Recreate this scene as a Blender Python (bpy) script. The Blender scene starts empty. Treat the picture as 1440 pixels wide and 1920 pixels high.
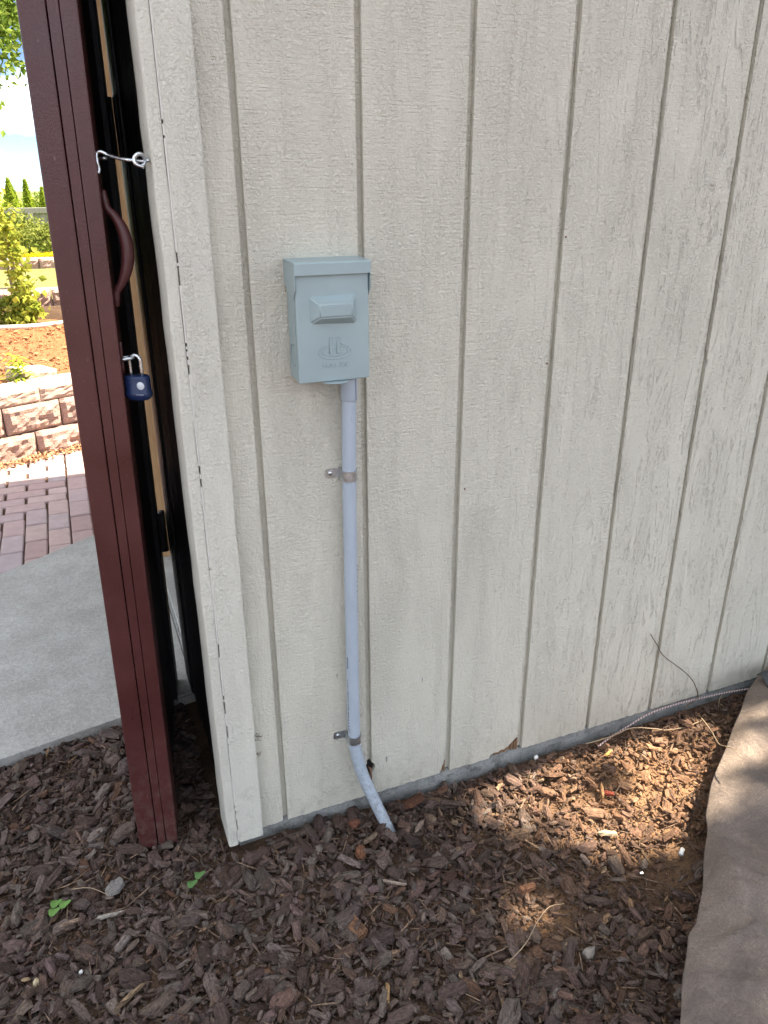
import bpy, bmesh, math, random
import numpy as np
from mathutils import Vector, Matrix, Euler

random.seed(7)
RNG = np.random.default_rng(11)
SC = bpy.context.scene
COL = SC.collection

# ------------------------------------------------------------------ camera
YAW, PITCH, ROLL = 0.38813857592963913, 0.4035709846767914, -0.005498076461529066
CAM = Vector((-0.28859855808263546, -1.2993972861960021, 1.3127735530362359))
_f = Vector((math.sin(YAW)*math.cos(PITCH), math.cos(YAW)*math.cos(PITCH), -math.sin(PITCH)))
_r = Vector((math.cos(YAW), -math.sin(YAW), 0)); _u = _r.cross(_f)
_r2 = _r*math.cos(ROLL) + _u*math.sin(ROLL); _u2 = -_r*math.sin(ROLL) + _u*math.cos(ROLL)
cam = bpy.data.cameras.new('camera'); cam_o = bpy.data.objects.new('camera', cam); COL.objects.link(cam_o)
m = Matrix((_r2, _u2, -_f)).transposed().to_4x4(); m.translation = CAM
cam_o.matrix_world = m
cam.sensor_fit = 'HORIZONTAL'; cam.sensor_width = 36; cam.lens = 36*1.43551948299142*1000/1440
cam.clip_start = .02; cam.clip_end = 2000
SC.camera = cam_o

# ------------------------------------------------------------------ sky and sun
SUN_EL, SUN_AZ = math.radians(55), math.radians(4)       # the sun stands over +X, a little to the camera's side of the wall line
SUN = Vector((math.cos(SUN_EL)*math.cos(SUN_AZ), -math.cos(SUN_EL)*math.sin(SUN_AZ), math.sin(SUN_EL)))
world = bpy.data.worlds.new('World'); SC.world = world; world.use_nodes = True
wn, wl = world.node_tree.nodes, world.node_tree.links
wn.clear()
wout = wn.new('ShaderNodeOutputWorld'); bg = wn.new('ShaderNodeBackground'); bg.inputs['Strength'].default_value = .055
sky = wn.new('ShaderNodeTexSky'); sky.sky_type = 'NISHITA'; sky.sun_disc = False
sky.sun_elevation = SUN_EL; sky.sun_rotation = math.atan2(SUN.x, SUN.y); sky.air_density = .42; sky.dust_density = 0; sky.ozone_density = 1.0
tc = wn.new('ShaderNodeTexCoord'); mp = wn.new('ShaderNodeMapping'); mp.inputs['Scale'].default_value = (1.0, 1.0, 2.6); mp.inputs['Location'].default_value = (.4, 5.2, .3)
nz = wn.new('ShaderNodeTexNoise'); nz.inputs['Scale'].default_value = 2.3; nz.inputs['Detail'].default_value = 7; nz.inputs['Roughness'].default_value = .58
cr = wn.new('ShaderNodeValToRGB'); cr.color_ramp.elements[0].position = .48; cr.color_ramp.elements[1].position = .57
mx = wn.new('ShaderNodeMix'); mx.data_type = 'RGBA'; mx.inputs[7].default_value = (14.6, 15.2, 15.9, 1)
wl.new(tc.outputs['Generated'], mp.inputs['Vector']); wl.new(mp.outputs[0], nz.inputs['Vector'])
wl.new(nz.outputs['Fac'], cr.inputs[0]); wl.new(cr.outputs[0], mx.inputs[0]); wl.new(sky.outputs[0], mx.inputs[6])
wl.new(mx.outputs[2], bg.inputs[0]); wl.new(bg.outputs[0], wout.inputs[0])
sl = bpy.data.lights.new('sun', 'SUN'); sl.energy = 5.0; sl.angle = math.radians(.53); sl.color = (1, .885, .71)
so = bpy.data.objects.new('sun', sl); COL.objects.link(so); so.location = SUN*20
so.rotation_euler = SUN.to_track_quat('Z', 'Y').to_euler()
SC.view_settings.view_transform = 'Standard'; SC.view_settings.look = 'None'
SC.view_settings.exposure = 2.2; SC.view_settings.gamma = 1

# ------------------------------------------------------------------ material helpers
class NT:
    def __init__(s, name):
        s.m = bpy.data.materials.new(name); s.m.use_nodes = True; s.t = s.m.node_tree; s.n = s.t.nodes
        s.b = s.n['Principled BSDF']; s.out = s.n['Material Output']
    def new(s, t, **kw):
        n = s.n.new(t)
        for k, v in kw.items():
            if k in n.inputs: s.put(n.inputs[k], v)
            else: setattr(n, k, v)
        return n
    def put(s, sock, v):
        if isinstance(v, bpy.types.NodeSocket): s.t.links.new(v, sock)
        else: sock.default_value = v
    def set(s, **kw):
        for k, v in kw.items(): s.put(s.b.inputs[k.replace('_', ' ')], v)
        return s
    def pos(s): return s.new('ShaderNodeNewGeometry').outputs['Position']
    def obj(s): return s.new('ShaderNodeTexCoord').outputs['Object']
    def att(s, n, o='Color'): return s.new('ShaderNodeAttribute', attribute_name=n).outputs[o]
    def rnd(s): return s.new('ShaderNodeObjectInfo').outputs['Random']
    def scale(s, v, x, y, z):
        return s.new('ShaderNodeMapping', Vector=v, Scale=(x, y, z)).outputs[0]
    def noise(s, v, sc=1., d=4., r=.55, dist=0.):
        return s.new('ShaderNodeTexNoise', Vector=v, Scale=sc, Detail=d, Roughness=r, Distortion=dist).outputs['Fac']
    def vor(s, v, sc, feature='F1'):
        return s.new('ShaderNodeTexVoronoi', Vector=v, Scale=sc, feature=feature).outputs['Distance']
    def ramp(s, f, *st):
        n = s.new('ShaderNodeValToRGB'); s.put(n.inputs[0], f); e = n.color_ramp.elements
        while len(e) < len(st): e.new(.5)
        for q, (p, c) in zip(e, st):
            q.position = p; q.color = (c, c, c, 1) if isinstance(c, (int, float)) else (*c, 1)
        return n.outputs[0]
    def mix(s, f, a, b, mode='MIX'):
        n = s.new('ShaderNodeMix', data_type='RGBA', blend_type=mode)
        for i, v in ((0, f), (6, a), (7, b)):
            if not isinstance(v, bpy.types.NodeSocket) and i and not hasattr(v, '__len__'): v = (v, v, v)
            s.put(n.inputs[i], v if isinstance(v, bpy.types.NodeSocket) or i == 0 else (*v[:3], 1))
        return n.outputs[2]
    def math(s, op, a, b=0., c=0.):
        n = s.new('ShaderNodeMath', operation=op)
        for i, v in enumerate((a, b, c)): s.put(n.inputs[i], v)
        return n.outputs[0]
    def bump(s, h, dist, strength=1., prev=None):
        n = s.new('ShaderNodeBump', Height=h, Distance=dist, Strength=strength)
        if prev is not None: s.put(n.inputs['Normal'], prev)
        return n.outputs[0]
M = {}

def rough_sawn(name, base, dirt, amp=1.0, horiz=1.0):
    k = NT(name); p = k.pos()
    fx = k.ramp(k.new('ShaderNodeSeparateXYZ', Vector=p).outputs[0], (.30, 0.), (.95, 1.)) if horiz == 1. else 0.
    mask = k.ramp(k.noise(k.scale(p, 18, 18, 3.0), 1, 4, .65, .9), (.36, 0.), (.66, 1.))
    stip = k.noise(k.scale(p, 185, 185, 165), 1, 3, .72, .5)
    saw = k.noise(k.scale(p, 24, 24, 300), 1, 3, .7)
    grain = k.noise(k.scale(p, 210, 210, 16), 1, 3, .65, .5)
    lines = k.math('ABSOLUTE', k.math('SUBTRACT', k.math('FRACT', k.math('MULTIPLY', k.noise(k.scale(p, 15, 15, 1.5), 1, 3, .5, .6), 9.)), .5))
    line = k.math('MULTIPLY', k.ramp(lines, (.03, 1.), (.10, 0.)), k.ramp(k.noise(k.scale(p, 120, 120, 60), 1, 3, .7), (.46, 0.), (.56, 1.)))
    line = k.math('MULTIPLY', line, k.math('MULTIPLY_ADD', fx, .85, .12))
    h = k.math('MULTIPLY', stip, k.math('MULTIPLY_ADD', mask, .85, .55))
    h = k.math('MULTIPLY_ADD', saw, k.math('MULTIPLY_ADD', fx, -.35*horiz, .62*horiz), h)
    h = k.math('MULTIPLY_ADD', grain, k.math('MULTIPLY_ADD', fx, .35, .22), h)
    h = k.math('MULTIPLY_ADD', line, -.45, h)
    pits = k.ramp(k.noise(k.scale(p, 230, 230, 170), 1, 2, .7), (.29, 1.), (.37, 0.))
    dm = k.math('MULTIPLY', k.math('MAXIMUM', line, k.math('MULTIPLY', pits, mask)), .28)
    tone = k.noise(k.scale(p, 3, 3, 1.2), 1, 4, .6)
    c = k.mix(k.ramp(tone, (.3, 0.), (.7, 1.)), tuple(v*.95 for v in base), tuple(min(1, v*1.04) for v in base))
    c = k.mix(dm, c, dirt)
    # splash dirt near the ground
    z = k.new('ShaderNodeSeparateXYZ', Vector=p).outputs[2]
    low = k.math('MULTIPLY', k.ramp(z, (0., 1.), (.16, 0.)), k.ramp(k.noise(k.scale(p, 40, 40, 25), 1, 4, .7), (.5, 0.), (.72, 1.)))
    c = k.mix(k.math('MULTIPLY', low, .35), c, (.16, .13, .10))
    k.set(Base_Color=c, Roughness=.62, Normal=k.bump(h, .0054*amp, 1.))
    k.b.inputs['Specular IOR Level'].default_value = .35
    M[name] = k.m
rough_sawn('siding_paint', (.637, .604, .507), (.33, .295, .24))
rough_sawn('trim_paint', (.63, .604, .520), (.38, .345, .295), .75, .3)

def maroon():
    k = NT('maroon_paint'); p = k.pos()
    sc = k.ramp(k.noise(k.scale(p, 110, 110, 22), 1, 6, .75, 1.8), (.66, 0.), (.69, 1.))
    dust = k.ramp(k.noise(p, 420, 3, .6), (.68, 0.), (.72, 1.))
    big = k.noise(p, 9, 4, .6)
    c = k.mix(k.ramp(big, (.3, 0.), (.7, 1.)), (.060, .0165, .0155), (.084, .024, .022))
    c = k.mix(k.math('MULTIPLY', sc, .5), c, (.30, .17, .16)); c = k.mix(k.math('MULTIPLY', dust, .5), c, (.25, .2, .19))
    z = k.new('ShaderNodeSeparateXYZ', Vector=p).outputs[2]
    mud = k.math('MULTIPLY', k.ramp(z, (.0, 1.), (.30, .0)), k.ramp(k.noise(p, 55, 6, .75), (.46, 0.), (.66, 1.)))
    c = k.mix(k.math('MULTIPLY', mud, .45), c, (.16, .115, .095))
    h = k.math('MULTIPLY_ADD', k.noise(k.scale(p, 180, 180, 12), 1, 3, .6), .6, k.noise(p, 260, 3, .6))
    k.set(Base_Color=c, Roughness=k.ramp(big, (.3, .27), (.7, .42)), Normal=k.bump(h, .0006, .6)); M['maroon'] = k.m
maroon()
def black():
    k = NT('black_paint'); p = k.pos()
    g = k.noise(k.scale(p, 160, 160, 5), 1, 4, .65, .5)
    w = k.ramp(k.noise(k.scale(p, 60, 14, 2.5), 1, 5, .7), (.55, 0.), (.70, 1.))
    c = k.mix(k.math('MULTIPLY', w, .5), (.012, .012, .014), (.06, .035, .02))
    k.set(Base_Color=c, Roughness=.55, Normal=k.bump(g, .0015, .8)); M['black'] = k.m
black()
def wood(name, a, b, sc=1.):
    k = NT(name); p = k.obj()
    g = k.noise(k.scale(p, 140*sc, 140*sc, 5*sc), 1, 5, .65, 1.2)
    c = k.mix(k.ramp(g, (.35, 0.), (.65, 1.)), a, b)
    kn = k.ramp(k.noise(k.scale(p, 18, 18, 7), 1, 2, .5), (.70, 0.), (.76, 1.))
    c = k.mix(k.math('MULTIPLY', kn, .7), c, tuple(v*.3 for v in a))
    k.set(Base_Color=c, Roughness=.75, Normal=k.bump(g, .001, .6)); M[name] = k.m
wood('raw_wood', (.42, .24, .11), (.58, .37, .19))
wood('rot_wood', (.10, .055, .03), (.32, .20, .11), 2.)
wood('fence_wood', (.20, .19, .17), (.29, .27, .24))
wood('bark', (.07, .05, .035), (.16, .12, .09))
def concrete(name, a, b, sc, amp, moss=0.):
    k = NT(name); p = k.pos()
    n1 = k.noise(p, 7*sc, 6, .65); n2 = k.noise(p, 90*sc, 4, .7); n3 = k.ramp(k.noise(p, 260*sc, 2, .6), (.62, 0.), (.72, 1.))
    c = k.mix(k.ramp(n1, (.32, 0.), (.68, 1.)), a, b)
    c = k.mix(k.ramp(n2, (.35, .5), (.7, 0.)), c, tuple(v*.55 for v in a))
    c = k.mix(k.math('MULTIPLY', n3, .5), c, (.75, .73, .70))
    if moss: c = k.mix(k.ramp(k.noise(p, 30, 5, .7), (.52, 0.), (.66, moss)), c, (.05, .05, .04))
    k.set(Base_Color=c, Roughness=.9, Normal=k.bump(k.math('MULTIPLY_ADD', n2, .8, n1), amp, .9)); M[name] = k.m
concrete('slab_concrete', (.33, .32, .29), (.46, .45, .42), 1., .004)
concrete('footing_concrete', (.22, .222, .212), (.37, .37, .35), 2., .004, .6)
def brick():
    k = NT('paver'); p = k.pos(); r = k.rnd()
    c = k.ramp(r, (0., (.40, .26, .24)), (.35, (.46, .32, .30)), (.65, (.40, .33, .34)), (1., (.50, .35, .31)))
    n1 = k.noise(p, 26, 5, .65); n2 = k.noise(p, 420, 3, .7)
    c = k.mix(k.ramp(n1, (.35, .35), (.7, 0.)), c, (.22, .17, .17)); c = k.mix(k.ramp(n2, (.55, 0.), (.75, .4)), c, (.62, .56, .52))
    k.set(Base_Color=c, Roughness=.92, Normal=k.bump(k.math('ADD', n1, n2), .0022, .8)); M['paver'] = k.m
    k = NT('split_block'); p = k.pos(); r = k.rnd()
    n1 = k.noise(p, 16, 6, .7); n2 = k.noise(p, 120, 4, .7)
    c = k.mix(k.ramp(n1, (.35, 0.), (.65, 1.)), (.50, .31, .265), (.62, .43, .36))
    c = k.mix(k.ramp(n2, (.3, .6), (.5, 0.)), c, (.30, .17, .14)); c = k.mix(k.math('MULTIPLY', r, .3), c, (.52, .40, .31))
    k.set(Base_Color=c, Roughness=.95, Normal=k.bump(k.math('MULTIPLY_ADD', n2, .6, n1), .03, 1.)); M['block'] = k.m
    k = NT('cap_block'); p = k.pos(); r = k.rnd(); n1 = k.noise(p, 22, 6, .7)
    c = k.mix(k.ramp(n1, (.35, 0.), (.65, 1.)), (.46, .32, .25), (.56, .41, .33)); c = k.mix(k.math('MULTIPLY', r, .35), c, (.42, .33, .27))
    k.set(Base_Color=c, Roughness=.95, Normal=k.bump(n1, .006, .9)); M['cap'] = k.m
brick()
def soil(name, a, b, c2, fine=1.):
    k = NT(name); p = k.pos()
    n1 = k.noise(p, 9, 5, .65); n2 = k.noise(p, 170*fine, 5, .75); n3 = k.vor(p, 300*fine)
    c = k.mix(k.ramp(n2, (.32, 0.), (.66, 1.)), a, b); c = k.mix(k.ramp(n1, (.42, 0.), (.7, .7)), c, c2)
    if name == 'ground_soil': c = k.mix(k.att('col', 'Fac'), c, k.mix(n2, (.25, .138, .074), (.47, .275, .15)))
    k.set(Base_Color=c, Roughness=.97, Normal=k.bump(k.math('MULTIPLY_ADD', n3, -.5, n2), .006/fine, 1.)); M[name] = k.m
    k.b.inputs['Specular IOR Level'].default_value = .15
soil('ground_soil', (.045, .028, .020), (.125, .078, .050), (.16, .10, .065))
soil('soil', (.055, .034, .023), (.155, .098, .062), (.20, .13, .08))
def far_grass():
    k = NT('far_meadow'); p = k.pos(); n1 = k.noise(p, .6, 5, .65)
    k.set(Base_Color=k.mix(k.ramp(n1, (.35, 0.), (.65, 1.)), (.10, .14, .03), (.22, .24, .07)), Roughness=.95, Normal=k.bump(k.noise(p, 6, 4, .7), .1, .6)); M['meadow'] = k.m
far_grass()
soil('orange_mulch', (.22, .085, .035), (.44, .19, .085), (.34, .15, .07), .35)
soil('lawn_grass', (.15, .16, .05), (.30, .28, .10), (.34, .29, .13), .2)
def chips():
    k = NT('bark_chip'); c = k.att('col'); l = k.att('loc', 'Vector')
    g = k.noise(k.scale(l, 55, 330, 330), 1, 4, .7, .8); s = k.noise(l, 150, 5, .75)
    cc = k.mix(k.ramp(g, (.34, .85), (.58, 0.)), c, k.mix(1., c, (.22, .20, .19), 'MULTIPLY'))
    cc = k.mix(k.ramp(s, (.50, 0.), (.70, .55)), cc, k.mix(1., c, (2.0, 1.85, 1.75), 'MULTIPLY'))
    k.set(Base_Color=cc, Roughness=.9, Normal=k.bump(k.math('MULTIPLY_ADD', g, 1.0, s), .0045, 1.)); M['chip'] = k.m
    k.b.inputs['Specular IOR Level'].default_value = .22
chips()
def leaf(name, trans=.35):
    k = NT(name); c = k.att('col'); k.n.remove(k.b)
    d = k.new('ShaderNodeBsdfDiffuse', Color=c); t = k.new('ShaderNodeBsdfTranslucent', Color=c)
    mixn = k.new('ShaderNodeMixShader', Fac=trans); k.t.links.new(d.outputs[0], mixn.inputs[1]); k.t.links.new(t.outputs[0], mixn.inputs[2])
    k.t.links.new(mixn.outputs[0], k.out.inputs[0]); M[name] = k.m
leaf('leaf', .4)
def simple(name, col, rough=.5, metal=0., var=.12, nsc=60., bamp=.0003, bsc=300., spec=.5):
    k = NT(name); p = k.pos()
    n = k.noise(p, nsc, 4, .65)
    c = k.mix(k.ramp(n, (.3, 0.), (.7, 1.)), tuple(v*(1-var) for v in col), tuple(min(1, v*(1+var)) for v in col))
    k.set(Base_Color=c, Roughness=k.ramp(n, (.3, max(.04, rough-.07)), (.7, min(1, rough+.07))), Metallic=metal, Normal=k.bump(k.noise(p, bsc, 3, .6), bamp, .5))
    k.b.inputs['Specular IOR Level'].default_value = spec
    M[name] = k.m; return k
simple('steel', (.62, .64, .66), .28, 1., .2, 120)
simple('zinc', (.56, .59, .61), .38, 1., .25, 90)
simple('dark_metal', (.03, .03, .032), .5, .6)
simple('hardware_maroon', (.075, .02, .021), .38, 0., .1)
simple('padlock_blue', (.007, .020, .075), .38, 0., .1)
simple('padlock_dot', (.62, .66, .70), .5)
simple('gap_dark', (.015, .013, .012), .95)
simple('caulk', (.62, .60, .55), .6)
simple('wire_brown', (.16, .085, .05), .6)
simple('white_bit', (.75, .74, .70), .6)
simple('pebble', (.22, .19, .16), .7, 0., .2, 80, .001, 200)
simple('tan_pebble', (.42, .33, .20), .7, 0., .2, 80, .001, 200)
simple('ink', (.03, .032, .045), .7)
simple('edging', (.72, .68, .62), .8)
simple('roofing', (.10, .095, .09), .95, 0., .3, 200, .002, 300)
simple('root', (.31, .225, .145), .85, 0., .25, 200, .0008, 500)
simple('dark_twig', (.11, .075, .05), .85, 0., .25, 200, .0008, 500)
def boxpaint():
    k = NT('box_grey_paint'); p = k.pos()
    n = k.noise(p, 14, 4, .6)
    c = k.mix(k.ramp(n, (.3, 0.), (.7, 1.)), (.28, .352, .362), (.312, .388, .396))
    sm = k.ramp(k.noise(k.scale(p, 70, 70, 120), 1, 6, .8, 1.), (.70, 0.), (.76, 1.))
    c = k.mix(k.math('MULTIPLY', sm, .45), c, (.15, .17, .18))
    k.set(Base_Color=c, Roughness=.36, Normal=k.bump(k.noise(p, 700, 2, .5), .00012, .4)); M['box_paint'] = k.m
    k = NT('conduit_pvc'); p = k.pos(); n = k.noise(k.scale(p, 60, 60, 14), 1, 5, .7)
    c = k.mix(k.ramp(n, (.35, 0.), (.65, 1.)), (.362, .412, .468), (.402, .452, .512))
    sm = k.ramp(k.noise(k.scale(p, 220, 220, 40), 1, 5, .8, .8), (.62, 0.), (.70, 1.))
    z = k.new('ShaderNodeSeparateXYZ', Vector=p).outputs[2]
    dirt = k.math('MULTIPLY', k.ramp(z, (.02, 1.), (.22, 0.)), k.ramp(k.noise(p, 110, 5, .8), (.46, 0.), (.60, 1.)))
    c = k.mix(k.math('MULTIPLY', sm, .4), c, (.18, .19, .22)); c = k.mix(k.math('MULTIPLY', dirt, .6), c, (.14, .11, .09))
    k.set(Base_Color=c, Roughness=.42, Normal=k.bump(n, .0004, .4)); M['pvc'] = k.m
    k = NT('braided_rope'); l = k.att('loc', 'Vector'); s = k.new('ShaderNodeSeparateXYZ', Vector=l)
    w = k.math('SINE', k.math('MULTIPLY_ADD', s.outputs[0], 700., s.outputs[1]))
    c = k.mix(k.ramp(w, (.0, 0.), (.22, 1.)), (.25, .13, .12), (.78, .66, .63))
    k.set(Base_Color=c, Roughness=.9, Normal=k.bump(w, .0015, .8)); M['rope'] = k.m
    k = NT('fabric_weave'); p = k.pos()
    n1 = k.noise(p, 8, 5, .65, .6); n2 = k.noise(k.scale(p, 260, 60, 160), 1, 4, .75, 2.5); n3 = k.noise(k.scale(p, 60, 280, 160), 1, 4, .75, 2.5)
    fb = k.math('MAXIMUM', n2, n3)
    c = k.mix(k.ramp(n1, (.38, 0.), (.62, 1.)), (.215, .172, .148), (.37, .29, .232))
    c = k.mix(k.ramp(fb, (.48, .6), (.62, 0.)), c, (.12, .10, .09)); c = k.mix(k.ramp(k.noise(p, 26, 5, .7), (.60, 0.), (.75, .5)), c, (.15, .11, .085))
    k.set(Base_Color=c, Roughness=.95, Normal=k.bump(k.math('MULTIPLY_ADD', k.noise(p, 22, 5, .7, 1.), 3., fb), .004, 1.)); M['fabric'] = k.m
    k.b.inputs['Specular IOR Level'].default_value = .2
    k = NT('fabric_black'); p = k.pos(); fb = k.noise(k.scale(p, 500, 160, 300), 1, 3, .7, 1.5)
    k.set(Base_Color=k.mix(k.ramp(fb, (.4, 0.), (.65, 1.)), (.035, .036, .04), (.12, .12, .125)), Roughness=.95, Normal=k.bump(fb, .0012, .7)); M['fabric_black'] = k.m
boxpaint()

# ------------------------------------------------------------------ object helpers
def tag(o, label=None, cat=None, group=None, kind=None):
    if label: o['label'] = label
    if cat: o['category'] = cat
    if group: o['group'] = group
    if kind: o['kind'] = kind
    return o
def empty(name, loc=(0, 0, 0)):
    o = bpy.data.objects.new(name, None); COL.objects.link(o); o.location = loc; o.empty_display_size = .05
    return o
def link(name, me, mat=None, parent=None):
    o = bpy.data.objects.new(name, me); COL.objects.link(o)
    if mat is not None and not me.materials: me.materials.append(M[mat] if isinstance(mat, str) else mat)
    if parent is not None:
        o.parent = parent
        w = Vector((0, 0, 0)); q = parent
        while q is not None: w += q.location; q = q.parent
        o.location = -w
    return o
def mesh(name, v, f, mat=None, parent=None, smooth=False):
    me = bpy.data.meshes.new(name); me.from_pydata([tuple(p) for p in v], [], [tuple(q) for q in f]); me.update()
    if smooth: me.shade_smooth()
    return link(name, me, mat, parent)
def from_bm(name, bm, mat=None, parent=None, smooth=False):
    bmesh.ops.recalc_face_normals(bm, faces=bm.faces)
    me = bpy.data.meshes.new(name); bm.to_mesh(me); bm.free()
    if smooth: me.shade_smooth()
    return link(name, me, mat, parent)
def bm_box(bm, x0, x1, y0, y1, z0, z1, bev=0., seg=1, fn=None):
    vs = [bm.verts.new(p) for p in ((x0,y0,z0),(x1,y0,z0),(x1,y1,z0),(x0,y1,z0),(x0,y0,z1),(x1,y0,z1),(x1,y1,z1),(x0,y1,z1))]
    fs = [bm.faces.new([vs[i] for i in q]) for q in ((0,1,5,4),(1,2,6,5),(2,3,7,6),(3,0,4,7),(4,5,6,7),(3,2,1,0))]
    if bev:
        es = list({e for fc in fs for e in fc.edges})
        bmesh.ops.bevel(bm, geom=es, offset=bev, segments=seg, affect='EDGES', profile=.5)
def box(name, x0, x1, y0, y1, z0, z1, mat, parent=None, bev=.0, seg=1, smooth=False):
    bm = bmesh.new(); bm_box(bm, x0, x1, y0, y1, z0, z1, bev, seg)
    return from_bm(name, bm, mat, parent, smooth)
def prism(name, pts, axis, a, b, mat, parent=None, bev=0.):
    """polygon pts (2-D) extruded along axis ('x','y','z') from a to b"""
    def P(p, h): return {'x': (h, p[0], p[1]), 'y': (p[0], h, p[1]), 'z': (p[0], p[1], h)}[axis]
    bm = bmesh.new(); A = [bm.verts.new(P(p, a)) for p in pts]; B = [bm.verts.new(P(p, b)) for p in pts]
    f1 = bm.faces.new(A); f2 = bm.faces.new(B[::-1]); n = len(pts)
    for i in range(n): bm.faces.new((A[i], B[i], B[(i+1) % n], A[(i+1) % n]))
    bmesh.ops.recalc_face_normals(bm, faces=bm.faces)
    if bev: bmesh.ops.bevel(bm, geom=list(bm.edges), offset=bev, segments=1, affect='EDGES')
    return from_bm(name, bm, mat, parent)
def catmull(pts, n=8):
    P = [Vector(p) for p in pts]; P = [P[0]*2-P[1]] + P + [P[-1]*2-P[-2]]; out = []
    for i in range(1, len(P)-2):
        a, b, c, d = P[i-1:i+3]
        for k in range(n):
            t = k/n; out.append(.5*((2*b)+(c-a)*t+(2*a-5*b+4*c-d)*t*t+(3*b-a-3*c+d)*t*t*t))
    out.append(P[-2]); return out
def tube_geo(pts, rad, seg=12, cap=True):
    pts = [Vector(p) for p in pts]; n = len(pts); v, f, loc = [], [], []
    T = [(pts[min(i+1, n-1)]-pts[max(i-1, 0)]).normalized() for i in range(n)]
    up = Vector((0, 0, 1)) if abs(T[0].z) < .9 else Vector((0, -1, 0))
    N = (up - T[0]*up.dot(T[0])).normalized(); L = 0
    for i in range(n):
        N = (N - T[i]*N.dot(T[i])).normalized(); B = T[i].cross(N); r = rad[i] if hasattr(rad, '__len__') else rad
        if i: L += (pts[i]-pts[i-1]).length
        for k in range(seg):
            a = 2*math.pi*k/seg; v.append(pts[i]+(N*math.cos(a)+B*math.sin(a))*r); loc.append((L, a, 0))
    for i in range(n-1):
        for k in range(seg):
            f.append((i*seg+k, i*seg+(k+1) % seg, (i+1)*seg+(k+1) % seg, (i+1)*seg+k))
    if cap: f.append(tuple(range(seg))[::-1]); f.append(tuple((n-1)*seg+k for k in range(seg)))
    return v, f, loc
def tube(name, pts, rad, mat, parent=None, seg=12, loc=False):
    v, f, l = tube_geo(pts, rad, seg); o = mesh(name, v, f, mat, parent, True)
    if loc:
        a = o.data.attributes.new('loc', 'FLOAT_VECTOR', 'POINT'); a.data.foreach_set('vector', np.array(l, np.float32).ravel())
    return o
def disc(name, c, axis, r, h, mat, parent, seg=20, bev=0.):
    """short cylinder starting at c along axis"""
    c = Vector(c); ax = Vector(axis).normalized()
    return tube(name, [c, c+ax*h*.7, c+ax*h], [r, r, r*(1-bev)], mat, parent, seg)
def big_mesh(name, V, F, mat, cols=None, loc=None, parent=None, smooth=False):
    """numpy verts (n,3), tris/quads (m,k)"""
    me = bpy.data.meshes.new(name); k = F.shape[1]
    me.vertices.add(len(V)); me.vertices.foreach_set('co', V.astype(np.float32).ravel())
    me.loops.add(F.size); me.loops.foreach_set('vertex_index', F.astype(np.int32).ravel())
    me.polygons.add(len(F)); me.polygons.foreach_set('loop_start', np.arange(0, F.size, k, dtype=np.int32))
    me.update(calc_edges=True); me.validate()
    if cols is not None:
        a = me.attributes.new('col', 'FLOAT_COLOR', 'POINT'); a.data.foreach_set('color', np.c_[cols, np.ones(len(cols))].astype(np.float32).ravel())
    if loc is not None:
        a = me.attributes.new('loc', 'FLOAT_VECTOR', 'POINT'); a.data.foreach_set('vector', loc.astype(np.float32).ravel())
    me.shade_smooth() if smooth else me.shade_flat()
    return link(name, me, mat, parent)
def leaves(name, P, size, cols, mat='leaf', parent=None, aspect=.55, updir=.3, rng=RNG):
    """one bent kite-shaped leaf per row of P"""
    n = len(P); d = rng.normal(size=(n, 3)); d[:, 2] -= .3; d /= np.linalg.norm(d, axis=1)[:, None]
    nn = rng.normal(size=(n, 3)); nn[:, 2] += updir*3; nn -= d*(nn*d).sum(1)[:, None]; nn /= np.linalg.norm(nn, axis=1)[:, None]
    s = np.cross(d, nn); sz = (size*rng.uniform(.6, 1.35, n))[:, None]
    V = np.stack([P-d*sz*.5, P-d*sz*.02+s*sz*aspect*.5+nn*sz*.10, P+d*sz*.5-nn*sz*.08, P-d*sz*.02-s*sz*aspect*.5+nn*sz*.10], 1).reshape(-1, 3)
    i = np.arange(n)[:, None]*4; F = np.concatenate([i+[0, 1, 2], i+[0, 2, 3]])
    return big_mesh(name, V, F, mat, np.repeat(cols, 4, 0), None, parent)
def leafcol(n, a, b, rng=RNG, jit=.25):
    t = rng.uniform(0, 1, (n, 1)); c = np.array(a)*(1-t)+np.array(b)*t
    return np.clip(c*rng.uniform(1-jit, 1+jit, (n, 1)), .005, .9)
def clumps(n, centre, rad, nc, rng=RNG, cs=.3):
    """points gathered in clumps inside an ellipsoid"""
    c = rng.normal(size=(nc, 3)); c /= np.linalg.norm(c, axis=1)[:, None]; c *= rng.uniform(.35, 1, (nc, 1))**.5
    p = c[rng.integers(0, nc, n)] + np.clip(rng.normal(size=(n, 3)), -1.7, 1.7)*cs*.5
    return np.array(centre) + p*np.array(rad)

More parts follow.
